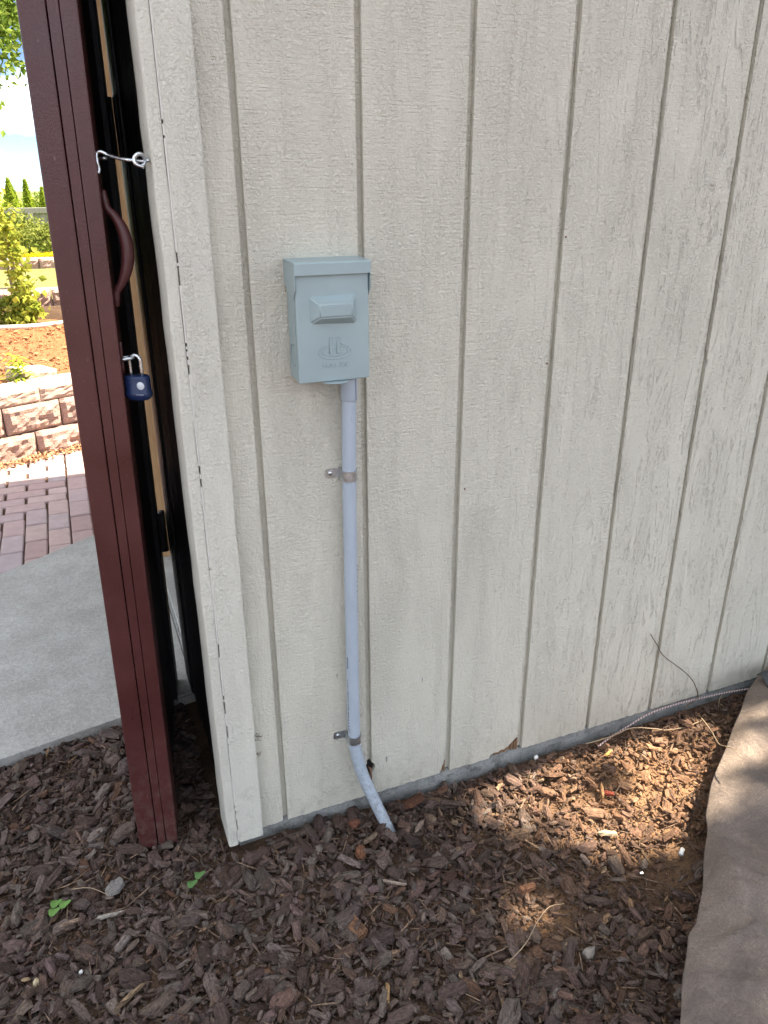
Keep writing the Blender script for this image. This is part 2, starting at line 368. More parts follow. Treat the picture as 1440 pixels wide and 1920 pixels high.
# ------------------------------------------------------------------ ground height
def wob(x, y, s=1.):
    return (np.sin(x*5.1*s+1.3)*np.cos(y*4.3*s-.7)+.6*np.sin(x*11.7*s-y*7.9*s+.4)+.45*np.cos(x*17*s+y*23*s+2.)+.3*np.sin(x*41*s-2)*np.cos(y*37*s))/2.35
FAB = [(1.50, .02), (1.332, -.045), (1.155, -.158), (.91, -.323), (.812, -.418), (.664, -.555), (.595, -.60), (.471, -.716), (.33, -.85), (.16, -1.02)]
def fab_v(x, y):
    """signed distance into the fabric sheet from its free edge line"""
    return (x-.91)*.63 + (y+.323)*-.777 + .0
def gz(x, y):
    x = np.asarray(x, float); y = np.asarray(y, float)
    near = -.054 + .011*wob(x, y) + .004*wob(x, y, 3.1) + .012*np.clip((.35-np.hypot(x+.1, y+.1))/.35, 0, 1)
    near = near + .05*np.clip((fab_v(x, y)-.10)/.2, 0, 1)
    bed = .27 + .06*np.clip((y-3.3)/1.8, 0, 1) + .012*wob(x, y)
    lawn = .43 + 0*y
    far = -.80 + .05*wob(x*.1, y*.1)
    z = np.where(y < 2.9, np.where(y < .8, near, -.10), np.where(y < 3.28, -.10, np.where(y < 5.4, bed, np.where(y < 9.2, lawn-.02, lawn-.02 + (far-lawn+.02)*np.clip((y-9.2)/5, 0, 1)))))
    z = np.where(y > 14.2, far, z)
    inside = (x > -.095) & (y > .03) & (y < 2.5) & (x < 3.1)
    return np.where(inside, -.12, z)

def grid_coords(dense0, dense1, step, lo, hi):
    a = list(np.arange(dense0, dense1+1e-6, step)); s = step
    while a[-1] < hi: s *= 1.35; a.append(a[-1]+min(s, 60))
    b = []; s = step; q = dense0
    while q > lo: s *= 1.35; q -= min(s, 60); b.append(q)
    return np.array(b[::-1]+a)
gx = grid_coords(-1.2, 1.7, .02, -400, 400); gy = grid_coords(-1.3, .75, .02, -400, 2.7)
gy = np.unique(np.concatenate([gy[gy < 2.6], [2.7, 2.88, 2.92, 3.2, 3.27, 3.29, 3.4, 3.7, 4., 4.4, 4.8, 5.2, 5.38, 5.42, 6, 7, 8, 9.18, 9.3, 10, 11, 12, 13, 14.2, 15, 17, 20, 24, 30, 40, 60, 90, 140, 220, 320, 500]]))
GX, GY = np.meshgrid(gx, gy); GZ = gz(GX, GY)
V = np.stack([GX, GY, GZ], -1).reshape(-1, 3); nx, ny = len(gx), len(gy)
ii = (np.arange(ny-1)[:, None]*nx + np.arange(nx-1)[None]).ravel()
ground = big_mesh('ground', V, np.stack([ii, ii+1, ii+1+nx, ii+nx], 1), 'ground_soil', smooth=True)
_d = .75*np.exp(-(((V[:, 0]-.86)/.28)**2+((V[:, 1]+.22)/.2)**2))+.5*np.exp(-(((V[:, 0]-.42)/.1)**2+((V[:, 1]+.40)/.08)**2))  # dry tan soil, painted paler where the sun patches fall to brighten them
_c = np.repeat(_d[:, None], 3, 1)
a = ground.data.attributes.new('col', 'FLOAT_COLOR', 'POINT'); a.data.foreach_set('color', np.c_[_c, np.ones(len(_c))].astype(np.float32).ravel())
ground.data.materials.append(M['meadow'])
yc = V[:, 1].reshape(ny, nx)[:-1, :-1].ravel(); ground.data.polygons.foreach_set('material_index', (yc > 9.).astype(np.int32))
tag(ground, kind='structure')

# ------------------------------------------------------------------ concrete slab in front of the doorway
def slab():
    pts = [(-2.6, .607-.19*2.6), (-.609, .492), (-.307, .549), (-.10, .588), (-.10, 1.978), (-.307, 1.836), (-.656, 1.597), (-2.6, .26)]
    bm = bmesh.new(); A = [bm.verts.new((x, y, -.13)) for x, y in pts]; B = [bm.verts.new((x, y, -.018)) for x, y in pts]
    bm.faces.new(A[::-1]); top = bm.faces.new(B); n = len(pts)
    for i in range(n): bm.faces.new((A[i], A[(i+1) % n], B[(i+1) % n], B[i]))
    bmesh.ops.bevel(bm, geom=list(top.edges), offset=.008, segments=2, affect='EDGES')
    return tag(from_bm('concrete_slab', bm, 'slab_concrete'), kind='structure')
slab()

# ------------------------------------------------------------------ brick path
def path():
    base = box('brick_path', -2.6, -.10, .64, 3.4, -.16, -.042, 'soil'); tag(base, kind='structure')
    bm = bmesh.new(); bm_box(bm, -.0425, .0425, -.084, .084, -.05, 0, .0045, 1); bmesh.ops.recalc_face_normals(bm, faces=bm.faces)
    me = bpy.data.meshes.new('brick'); bm.to_mesh(me); bm.free(); me.materials.append(M['paver'])
    def put(x, y, rot, me=me):
        if x < -1.5 or y > 3.2: return
        edge = 1.597+(x+.656)*.685 if x < -.3 else 9
        if x < -.3 and y < edge-.16: return
        if x >= -.3 and y < 1.78: return
        o = link('brick', me, None, base)
        o.location = (x, y, -.028+random.uniform(-.0022, .0022)); o.rotation_euler = (random.uniform(-.006, .006), random.uniform(-.006, .006), rot+random.uniform(-.012, .012))
    for j in range(3):                       # columns beside the doorway, long side away from the camera
        for i in range(10): put(-.353+.0905*j, 2.19-.1745*(i-5)+(.087 if j % 2 else 0), 0)
    half = me.copy()
    for v in half.vertices: v.co.y *= .49
    for j in range(12):                      # stepped columns
        x = -.4435-.0905*j; top = 2.335-.0905*j
        for i in range(8): put(x, top-.087-.1745*i, 0)
    for r in range(-12, 9):                  # running bond beyond the steps
        y = 2.38+.0905*r; j = max(0, -r)
        if r >= 0 and r % 2:
            put(-.4435, y, math.pi/2, half); j = 1
        while j < 14:
            put(-.40-.0905*(j+1), y, math.pi/2); j += 2
path()

# ------------------------------------------------------------------ the shed
SP = .2032; G2 = .0057; TOP = 2.2
shed = empty('shed', (-.11, 0, -.02))
tag(shed, 'cream painted garden shed with vertical grooved siding and an open maroon door', 'shed')
def ragged(x0, x1, z, rng, amp=.0016):
    n = max(4, int((x1-x0)/.008)); return [(x0+(x1-x0)*i/n, z+rng.uniform(-amp, amp)) for i in range(n+1)]
def plank(x0, x1, idx):
    rng = random.Random(idx*7+3)
    bot = ragged(x0, x1, .0, rng)
    hole = .2045
    if idx == 1:   # corner broken away beside the next groove
        bot = [p for p in bot if p[0] < x1-.016] + [(x1-.0155, .004), (x1-.012, .010), (x1-.009, .022), (x1-.0065, .026), (x1-.004, .046), (x1-.0015, .056)]
    if idx == 2:   # bottom edge torn off towards the next groove
        bot = [p for p in bot if p[0] < x1-.079] + [(x1-.078, .010), (x1-.066, .013), (x1-.058, .011), (x1-.050, .016), (x1-.041, .014), (x1-.030, .021), (x1-.018, .031), (x1-.008, .040), (x1-.002, .045)]
    right = [(x1, TOP)]; left = [(x0, TOP)]
    if idx == 0:   # half of the burnt hole
        right = [(x1, .060)] + [(hole-.0145*math.cos(a)*rng.uniform(.92, 1.1), .078+.015*math.sin(a)) for a in (-.95, -.6, -.2, .2, .6, .95)] + [(x1, .096), (x1, TOP)]
    if idx == 1:
        left = [(x0, TOP), (x0, .094)] + [(hole+.0125*math.cos(a)*rng.uniform(.9, 1.15), .078+.014*math.sin(a)) for a in (.95, .6, .2, -.2, -.6, -.95)] + [(x0, .062)]
    pts = bot + right + left
    o = prism('siding_plank', pts, 'y', .0, .0108, 'siding_paint', shed)
    bv = o.modifiers.new('edge', 'BEVEL'); bv.width = .0012; bv.segments = 2; bv.limit_method = 'ANGLE'; bv.angle_limit = math.radians(60)
plank(-.0556, -G2, -1)
for i in range(15): plank(i*SP+G2, (i+1)*SP-G2, i)
XR = 15*SP
# the sheet behind the planks, with an opening behind the burnt hole
box('siding_backing', -.11, .186, .0110, .019, .004, TOP, 'siding_paint', shed)
box('siding_backing', .1862, .2218, .0110, .019, .095, TOP, 'siding_paint', shed)
box('siding_backing', .1862, .2218, .0110, .019, .004, .060, 'rot_wood', shed)
box('siding_backing', .222, XR, .0110, .019, .004, TOP, 'siding_paint', shed)
# bare wood where the planks are broken
def exposed(x0, x1, zf, n, seed):
    rng = random.Random(seed); bm = bmesh.new()
    for i in range(n):
        t = i/n; a = x0+(x1-x0)*t; b = a+(x1-x0)/n*.85; h = zf(t)
        y = .002+rng.uniform(0, .005); bm_box(bm, a, b, y, .0108, .001+rng.uniform(0, .004), h*rng.uniform(.75, 1.))
    o = from_bm('exposed_wood', bm, 'rot_wood', shed); o['label'] = 'bare splintered wood where the plank is broken'
exposed(2*SP-G2-.0145, 2*SP-G2-.001, lambda t: .008+.046*t**1.3, 5, 4)
exposed(3*SP-G2-.077, 3*SP-G2-.001, lambda t: .009+.034*t**2, 16, 5)
# corner boards
def strip_board(name, x0, x1, y0, y1, z0, z1, mat, n, seed, amp, bev=.003, parent=shed):
    """a board whose long edges wander a little"""
    rng = random.Random(seed); bm = bmesh.new(); rings = []
    for i in range(n+1):
        z = z0+(z1-z0)*i/n; a = rng.uniform(-amp, amp); b = rng.uniform(-amp, amp); c = rng.uniform(-amp, amp)*.4
        rings.append([bm.verts.new(p) for p in ((x0+a, y0+c+bev, z), (x0+a+bev*.35, y0+c+bev*.3, z), (x0+a+bev, y0+c, z), (x1+b-bev, y0+c, z), (x1+b-bev*.3, y0+c+bev*.3, z), (x1+b, y0+c+bev, z), (x1+b, y1, z), (x0+a, y1, z))])
    k = len(rings[0])
    for i in range(n):
        for j in range(k): bm.faces.new((rings[i][j], rings[i][(j+1) % k], rings[i+1][(j+1) % k], rings[i+1][j]))
    bm.faces.new(rings[0][::-1]); bm.faces.new(rings[-1])
    return from_bm(name, bm, mat, parent, False)
strip_board('corner_board', -.1095, -.056, -.0185, -.0005, .268, TOP, 'trim_paint', 40, 2, .0006, .0022)
strip_board('corner_board', -.1096, -.0561, -.0186, -.0005, -.004, .2674, 'trim_paint', 8, 3, .0006, .0022)
strip_board('corner_board', -.1320, -.1112, -.0175, .078, -.011, TOP, 'trim_paint', 44, 5, .0007, .0042)
def caulk():
    rng = random.Random(9); bm = bmesh.new(); z = .0
    while z < TOP-.05:
        l = rng.choice((.004, .008, .015, .03, .09, .16)); bm_box(bm, -.1116, -.1091, -.0172, -.004, z, z+l); z += l+rng.choice((.004, .006, .010, .016, .03))
    from_bm('caulk_line', bm, 'caulk', shed)
    box('corner_gap', -.1111, -.1097, -.006, -.001, 0, TOP, 'gap_dark', shed)
caulk()
# footing under the wall
def footing():
    bm = bmesh.new(); n = 90; rows = []
    for i in range(n+1):
        x = -.105+(XR+.1)*i/n
        rows.append([bm.verts.new((x, .011+random.uniform(-.003, .003), -.16)), bm.verts.new((x, .009+random.uniform(-.0025, .0025), -.03)), bm.verts.new((x, .010+random.uniform(-.001, .001), -.0015)), bm.verts.new((x, .12, -.0015)), bm.verts.new((x, .12, -.16))])
    for i in range(n):
        for j in range(5): bm.faces.new((rows[i][j], rows[i+1][j], rows[i+1][(j+1) % 5], rows[i][(j+1) % 5]))
    bm.faces.new(rows[0]); bm.faces.new(rows[-1])
    from_bm('footing', bm, 'footing_concrete', shed, True)
    box('footing', -.104, .02, .12, 2.44, -.16, -.0015, 'footing_concrete', shed)
footing()
# mortar smear on the footing under the second groove
m_ = mesh('mortar_smear', [(2*SP-.014, .0045, -.010), (2*SP+.002, .0035, -.003), (2*SP+.040, .004, -.004), (2*SP+.022, .0045, -.013), (2*SP-.004, .0045, -.017),
                            (2*SP-.014, .012, -.010), (2*SP+.002, .012, -.003), (2*SP+.040, .012, -.004), (2*SP+.022, .012, -.013), (2*SP-.004, .012, -.017)],
          [(0, 4, 3, 2, 1), (0, 1, 6, 5), (1, 2, 7, 6), (2, 3, 8, 7), (3, 4, 9, 8), (4, 0, 5, 9)], 'slab_concrete', shed)
# front wall with the doorway (faces -X)
DY0, DY1, HD = .665, 1.45, 1.95
y = .0785; i = 0
while y < DY0-.13:
    y1 = min(y+.098, DY0-.112); box('front_plank', -.112, -.1002, y, y1-.006, .0, TOP, 'black', shed, .001); y = y1; i += 1
box('front_backing', -.1, -.09, .0195, DY0, .0, TOP, 'black', shed)
box('door_casing', -.1165, -.1, DY0-.11, DY0, .0, HD+.1, 'black', shed, .0015)
box('door_casing', -.1165, -.1, DY1, DY1+.11, .0, HD+.1, 'black', shed, .0015)
box('door_casing', -.1165, -.1, DY0+.001, DY1-.001, HD, HD+.1, 'black', shed, .0015)
box('front_backing', -.1, -.09, DY1+.09, 2.42, .0, TOP, 'black', shed)
box('front_backing', -.1, -.09, DY0+.001, DY1-.001, HD+.02, TOP, 'black', shed)
j_ = box('jamb_post', -.0985, -.009, DY1-.002, DY1+.087, -.0, TOP-.01, 'raw_wood', shed, .003); j_['label'] = 'unpainted brown wooden door post'
box('jamb_post', -.089, -.05, DY0-.09, DY0-.002, .0, TOP-.01, 'raw_wood', shed, .003)
box('door_threshold', -.098, -.02, DY0+.003, DY1-.003, -.001, .012, 'slab_concrete', shed, .002)
# rest of the shell
box('rear_wall', -.089, XR-.02, 2.40, 2.42, .0, TOP, 'siding_paint', shed)
box('end_wall', XR-.018, XR, .0195, 2.42, .0, TOP, 'siding_paint', shed)
box('shed_floor', .03, XR-.02, .13, 2.39, -.06, .0, 'raw_wood', shed)
def roof():
    bm = bmesh.new(); x0, x1 = -.24, XR+.12; ridge = 2.85
    P = [(-.15, TOP-.035), (1.21, ridge), (2.57, TOP-.035)]; th = .06
    pts = P + [(2.57, TOP-.035+th), (1.21, ridge+th), (-.15, TOP-.035+th)]
    A = [bm.verts.new((x0, *p)) for p in pts]; B = [bm.verts.new((x1, *p)) for p in pts]
    for a, b in ((0, 1), (1, 2), (2, 3), (3, 4), (4, 5), (5, 0)): bm.faces.new((A[a], A[b], B[b], B[a]))
    for Q in (A, B): bm.faces.new((Q[0], Q[1], Q[4], Q[5])); bm.faces.new((Q[1], Q[2], Q[3], Q[4]))
    from_bm('roof', bm, 'roofing', shed)
    for x in (-.1, XR-.02): prism('gable', [(.01, TOP+.0005), (2.41, TOP+.0005), (1.21, 2.79)], 'x', x, x+.012, 'siding_paint', shed)
roof()
# nail heads, knocks and cobweb ends on the boards
for x, z in ((-.083, 1.18), (-.095, .62), (-.07, .43), (-.088, 1.47)):
    disc('nail_head', (x, -.0183, z), (0, -1, 0), .0032, .0012, 'trim_paint', shed, 12, .3)
for x, z in ((.423, .735), (.62, 1.22), (.60, .98)):
    disc('nail_head', (x, .0002, z), (0, -1, 0), .0022, .001, 'wire_brown', shed, 10, .3)
for i, (x, z) in enumerate(((-.055, .254), (-.056, .207))):
    rng = random.Random(i); bm = bmesh.new()
    for k in range(9):
        a = Vector((x+rng.uniform(-.006, .006), -.003-rng.uniform(0, .012), z+rng.uniform(-.004, .004))); b = a+Vector((rng.uniform(-.004, .016), rng.uniform(-.004, .004), rng.uniform(-.004, .006)))
        v, f, _ = tube_geo([a, b], .0006, 4); vs = [bm.verts.new(p) for p in v]; [bm.faces.new([vs[q] for q in ff]) for ff in f]
    from_bm('cobweb_debris', bm, 'dark_twig', shed)
def blemish(x, z, w, h):
    V = [(x+w*math.sin(t)*(.6+.4*math.cos(t)), -.0006, z+h*math.cos(t)) for t in np.linspace(0, 2*math.pi, 15)[:-1]]
    n = len(V); mesh('paint_blemish', V+[(a, .001, c) for a, b, c in V], [tuple(range(n))[::-1]]+[(i, (i+1) % n, n+(i+1) % n, n+i) for i in range(n)], 'footing_concrete', shed)
blemish(.2455, .090, .0034, .0085); blemish(.3335, .286, .0010, .0075); blemish(.1325, .352, .0010, .006)
def knock():   # knocked and filled patch low on the corner board
    rng = random.Random(4); bm = bmesh.new()
    for k in range(9):
        x = -.083+rng.uniform(-.012, .014); z = .125+rng.uniform(-.018, .02); bm_box(bm, x, x+rng.uniform(.002, .006), -.0212, -.0186, z, z+rng.uniform(.003, .012), .0009)
    from_bm('paint_ridge', bm, 'trim_paint', shed)
knock()

# ---- the door, folded back: local coordinates s (from the free edge towards the hinges), n (towards the wall), z
DD = Vector((.149, .9888, 0)); DN = Vector((.9888, -.149, 0)); DP = Vector((-.232, .061, 0)); DL = .608
def D(s, n, z):
    t = s/DL; lean = (.0195*(1-t)+.010*t)*(z+.03)
    return DP + DD*s + DN*(n+lean) + Vector((0, 0, z))
door = empty('door', D(0, 0, -.033)); door.parent = shed; door.location = D(0, 0, -.033)-shed.location
door['label'] = 'maroon shed door folded back against the wall'
def dbox(name, s0, s1, n0, n1, z0, z1, mat, bev=.0015, nz=30, wav=0., seed=0, parent=door):
    rng = random.Random(seed); bm = bmesh.new(); R = []
    for i in range(nz+1):
        z = z0+(z1-z0)*i/nz; w = rng.uniform(-wav, wav); w2 = rng.uniform(-wav, wav)
        if i in (0, nz): e = bev*.6
        else: e = 0
        prof = [(s0+bev, n0+e), (s0+bev*.3, n0+bev*.3+e+w), (s0+e, n0+bev+e+w), (s0+e, n1-bev-e+w2), (s0+bev*.3, n1-bev*.3-e+w2), (s0+bev, n1-e), (s1, n1), (s1, n0)]
        R.append([bm.verts.new(D(s, n, z)) for s, n in prof])
    k = len(R[0])
    for i in range(nz):
        for j in range(k): bm.faces.new((R[i][j], R[i][(j+1) % k], R[i+1][(j+1) % k], R[i+1][j]))
    bm.faces.new(R[0]); bm.faces.new(R[-1][::-1])
    return from_bm(name, bm, mat, parent)
ZB, ZT = -.033, 1.93
dbox('frame_stile', .0, DL, -.082, -.0434, ZB, ZT, 'maroon', .0028, 40, .0003, 1)
dbox('edge_strip', .0012, .05, -.0418, -.0258, ZB+.004, ZT, 'maroon', .0012, 40, .0003, 2)
dbox('trim_board', .0006, .085, -.0250, .0, ZB+.002, ZT, 'maroon', .0024, 40, .0003, 3)
dbox('door_panel', .087, DL-.09, -.040, -.012, ZB+.01, ZT, 'black', .001, 20)
dbox('hinge_stile', DL-.088, DL, -.040, -.0005, ZB+.004, ZT, 'black', .0015, 20)
# handle: arched pull with flattened feet
def handle():
    z0, z1, s = 1.130, 1.308, .028
    def n0(z): return 0.
    P = [(1.308, .000), (1.294, .0005), (1.281, .003), (1.270, .012), (1.252, .0215), (1.228, .0265), (1.204, .0260), (1.182, .020), (1.164, .011), (1.153, .003), (1.141, .0005), (1.128, .000)]
    rad = [.004, .0062, .0060, .0068, .0092, .0104, .0104, .0092, .0068, .0060, .0062, .004]
    pts = [D(s, n+.003, z) for z, n in P]
    a = catmull(pts, 5); rr = np.interp(np.linspace(0, len(P)-1, len(a)), range(len(P)), rad)
    h = tube('handle', a, list(rr), 'hardware_maroon', door, 14)
    for z in (1.297, 1.139):
        c = D(s, .004, z); o = disc('screw', c, DN, .0035, .0025, 'zinc', h, 10, .3)
handle()
# hasp plate and staple
def hasp():
    s = .03; bm = bmesh.new(); R = []
    for z, hw in ((1.018, .007), (1.024, .010), (1.064, .010), (1.070, .007)):
        R.append([bm.verts.new(D(s+a, b, z)) for a, b in ((-hw, .0005), (-hw, .0035), (hw, .0035), (hw, .0005))])
    for i in range(3):
        for j in range(4): bm.faces.new((R[i][j], R[i][(j+1) % 4], R[i+1][(j+1) % 4], R[i+1][j]))
    bm.faces.new(R[0]); bm.faces.new(R[-1][::-1]); h = from_bm('hasp_plate', bm, 'hardware_maroon', door)
    st = tube('staple', catmull([D(s, .002, 1.042), D(s, .012, 1.043), D(s-.004, .019, 1.0435), D(s-.011, .019, 1.0435), D(s-.015, .012, 1.043), D(s-.015, .002, 1.042)], 5), .0032, 'zinc', door, 10)
hasp()
# hinges in the gap
for z0, z1 in ((.395, .512), (1.372, 1.492)):
    hg = tube('hinge', [(-.1265, .676, z0), (-.1265, .676, z1)], .0085, 'dark_metal', door, 12)
    o = box('hinge_leaf', -.1181, -.1169, .60, .668, z0, z1, 'dark_metal', hg); o.location = (0, 0, 0)
    a = D(DL, -.0195, (z0+z1)/2)
    o = box('hinge_leaf', a.x-.003, -.128, .664, .6665, z0+.002, z1-.002, 'dark_metal', hg); o.location = (0, 0, 0)
# hook and eye that holds the door
hk = empty('hook_and_eye', (-.132, .0, 1.348)); hk.parent = shed; hk.location = Vector((-.132, .0, 1.348))-shed.location
hk['label'] = 'steel hook and eye latch holding the door open'
ey = Vector((-.1465, .004, 1.349)); eo = Vector((-.2010, .070, 1.3555))
ring = [ey+Vector((.0075*math.cos(a), .0022*math.sin(a*1)+.001, .0075*math.sin(a))) for a in np.linspace(0, 2*math.pi, 20)]
tube('screw_eye', [(-.130, .004, 1.348), (-.1385, .004, 1.3485)], .0024, 'zinc', hk, 10)
tube('screw_eye', ring, .0022, 'zinc', hk, 8)
rod = catmull([ey+Vector((.004, -.003, -.010)), ey+Vector((-.007, -.004, -.006)), ey+Vector((-.009, -.003, .002)), ey+Vector((-.002, -.003, .0085)), ey+Vector((.005, .0, .0065)), ey+Vector((.006, .004, -.001)), ey+Vector((-.006, .007, -.0005)), ey+Vector((-.016, .014, .0005)),
               ey*.5+eo*.5, eo+Vector((.014, -.012, .002)), eo+Vector((.004, -.006, .0065)), eo+Vector((-.002, -.004, .004)), eo+Vector((-.003, -.006, -.006)), eo+Vector((-.0015, -.006, -.018)), eo+Vector((-.004, -.007, -.024))], 6)
tube('hook_rod', rod, .0026, 'steel', hk, 10)
de = D(.022, .0, 1.353)
tube('screw_eye', catmull([de-DN*.004, de+DN*.003, de+DN*.010+Vector((0, -.005, 0)), de+DN*.014, de+DN*.010+Vector((0, .005, 0)), de+DN*.003+Vector((0, .001, 0))], 5), .0022, 'zinc', hk, 8)

# ------------------------------------------------------------------ padlock
def padlock():
    c = D(.020, .043-.0195*1.03, .993)
    p = empty('padlock', c - Vector((0, 0, .022))); tag(p, 'dark blue padlock with a white dot hanging from the maroon door', 'padlock')
    ax = (DN*.93+DD*-.36).normalized(); ay = Vector((-ax.y, ax.x, 0))
    w, t, h = .0215, .0125, .019
    bm = bmesh.new(); R = []
    for z, k in ((-h-.003, .80), (-h-.001, .9), (-h+.003, 1.06), (-h+.010, 1.07), (-h+.0115, 1.0), (h-.004, 1.0), (h-.0005, .95), (h+.0008, .85)):
        ring = []
        for i in range(28):
            a = 2*math.pi*i/28; e = .62
            x = math.copysign(abs(math.cos(a))**e, math.cos(a))*w*k; yy = math.copysign(abs(math.sin(a))**e, math.sin(a))*t*k
            ring.append(bm.verts.new(c+ax*x+ay*yy+Vector((0, 0, z))))
        R.append(ring)
    for i in range(len(R)-1):
        for j in range(28): bm.faces.new((R[i][j], R[i][(j+1) % 28], R[i+1][(j+1) % 28], R[i+1][j]))
    bm.faces.new(R[0][::-1]); bm.faces.new(R[-1])
    b = from_bm('body', bm, 'padlock_blue', p, True)
    md = b.modifiers.new('es', 'EDGE_SPLIT'); md.split_angle = math.radians(50)
    up = Vector((0, 0, 1)); r = .0098; zt = h+.026
    arc = [c+ax*-r+up*(h-.006), c+ax*-r+up*zt*.6, c+ax*-r+up*zt] + [c+ax*(-r*math.cos(a))+up*(zt+r*math.sin(a)) for a in np.linspace(.3, math.pi-.3, 9)] + [c+ax*r+up*zt, c+ax*r+up*zt*.6, c+ax*r+up*(h-.006)]
    tube('shackle', arc, .0032, 'steel', p, 12)
    front = -ay if ay.y > 0 else ay
    disc('white_dot', c+ax*.0100+front*(t*1.0-.0009)+up*.004, front, .0068, .0012, 'padlock_dot', p, 20, .1)
    bm = bmesh.new()
    for k in range(4):
        q = c+ax*(.002+.0035*k)+front*(t*1.07-.0002)+up*(-h+.0075)
        v, f, _ = tube_geo([q-ax*.0009, q+ax*.0009], .0005, 5); vs = [bm.verts.new(x) for x in v]; [bm.faces.new([vs[i] for i in ff]) for ff in f]
    from_bm('lettering', bm, 'padlock_dot', p)
padlock()

# ------------------------------------------------------------------ outlet box on the wall
def text_mesh(name, s, size, mat, parent, origin, ext):
    cu = bpy.data.curves.new(name, 'FONT'); cu.body = s; cu.size = size; cu.extrude = ext; cu.align_x = 'CENTER'; cu.space_character = 1.35
    t = bpy.data.objects.new(name+'_tmp', cu); COL.objects.link(t); dg = bpy.context.evaluated_depsgraph_get()
    me = bpy.data.meshes.new_from_object(t.evaluated_get(dg)); bpy.data.objects.remove(t); bpy.data.curves.remove(cu)
    me.transform(Matrix.Translation(origin) @ Matrix.Rotation(math.pi/2, 4, 'X')); me.materials.clear()
    return link(name, me, mat, parent)
def outlet():
    b = empty('outlet_box', (.129, 0, 1.003)); tag(b, 'grey weatherproof outdoor power outlet box with a hinged cover on the siding', 'outlet box')
    X0, X1, Z0, Z1 = .0668, .1918, 1.0035, 1.193
    body = box('body', X0, X1, -.049, -.0005, Z0, Z1, 'box_paint', b, .0018, 2)
    # cover with folded lips
    bm = bmesh.new(); bm_box(bm, X0-.0016, X1+.0016, -.0585, -.0497, Z0-.002, 1.1835, .0024, 3)
    lid = from_bm('cover', bm, 'box_paint', b)
    box('cover_lip', X0-.0018, X0-.0004, -.0495, -.041, Z0+.001, 1.18, 'box_paint', b)
    # raised window of the cover: a truncated pyramid
    bm = bmesh.new()
    base = [(.0885, 1.1455), (.1700, 1.1465), (.1705, 1.0975), (.0885, 1.1005)]; top = [(.1005, 1.1345), (.1585, 1.1345), (.1585, 1.1115), (.1005, 1.1115)]
    A = [bm.verts.new((x, -.0583, z)) for x, z in base]; B = [bm.verts.new((x, -.0735, z)) for x, z in top]
    bm.faces.new(B)
    for i in range(4): bm.faces.new((A[i], A[(i+1) % 4], B[(i+1) % 4], B[i]))
    bmesh.ops.recalc_face_normals(bm, faces=bm.faces)
    bmesh.ops.bevel(bm, geom=[e for e in bm.edges if not all(abs(v.co.y+.0583) < 1e-6 for v in e.verts)], offset=.0026, segments=3, affect='EDGES')
    o = from_bm('raised_panel', bm, 'box_paint', b, True); o.data.shade_smooth()
    md = o.modifiers.new('es', 'EDGE_SPLIT'); md.split_angle = math.radians(40)
    # hood with ears
    hood = [(0, 1.2015), (-.062, 1.1995), (-.0655, 1.197), (-.0655, 1.1790), (-.0645, 1.1790), (-.0640, 1.196), (0, 1.197)]
    prism('hood', hood, 'x', X0-.0036, X1+.0036, 'box_paint', b, .0003)
    ear = [(-.0005, 1.1968), (-.0638, 1.1958), (-.0638, 1.156), (-.052, 1.1415), (-.040, 1.1405), (-.0005, 1.163)]
    prism('hood_ear', ear, 'x', X0-.0036, X0-.0024, 'box_paint', b, .0003)
    prism('hood_ear', ear, 'x', X1+.0024, X1+.0036, 'box_paint', b, .0003)
    for x, d in ((X0-.0036, -1), (X1+.0036, 1)): disc('rivet', (x, -.046, 1.148), (d, 0, 0), .0022, .001, 'box_paint', b, 10, .3)
    # knockout on the left side
    kn = [(X0-.0006, -.026+.0165*math.cos(a), 1.046+.0185*math.sin(a)) for a in np.linspace(0, 2*math.pi, 33)]
    tube('knockout_ring', kn, .0008, 'box_paint', b, 6)
    # pressed emblem: an H standing in an open ellipse, and the name below it
    em = empty('emblem', (.13, -.0585, 1.057)); em.parent = b; em.location = Vector((.13, -.0585, 1.057))-b.location
    def rib(pts, r=.00085): return tube('emblem_rib', [(x, -.0587, z) for x, z in pts], r, 'box_paint', em, 6)
    for x0, x1 in ((.1200, .1268), (.1335, .1403)):
        rib([(x0, 1.049), (x0, 1.0765), (x1, 1.0765), (x1, 1.049), (x0, 1.049)])
    rib([(.1268, 1.0635), (.1335, 1.0635)]); rib([(.1268, 1.0575), (.1335, 1.0575)])
    e1 = [(.1303+.0290*math.cos(a), 1.0525+.0128*math.sin(a)) for a in np.linspace(math.radians(112), math.radians(428), 44)]
    e2 = [(.1303+.0225*math.cos(a), 1.0535+.0085*math.sin(a)) for a in np.linspace(math.radians(118), math.radians(422), 40)]
    rib(e1); rib(e2)
    text_mesh('emblem_lettering', 'HALEX', .0125, 'box_paint', em, Vector((.1308, -.0588, 1.0255)), .0006)
    # padlock tab at the lower edge
    pts = [(.1315+.0235*math.cos(a), -.0520-.0175*math.sin(a)) for a in np.linspace(0, math.pi, 16)]
    prism('latch_tab', pts, 'z', .9985, 1.0010, 'box_paint', b, .0003)
outlet()

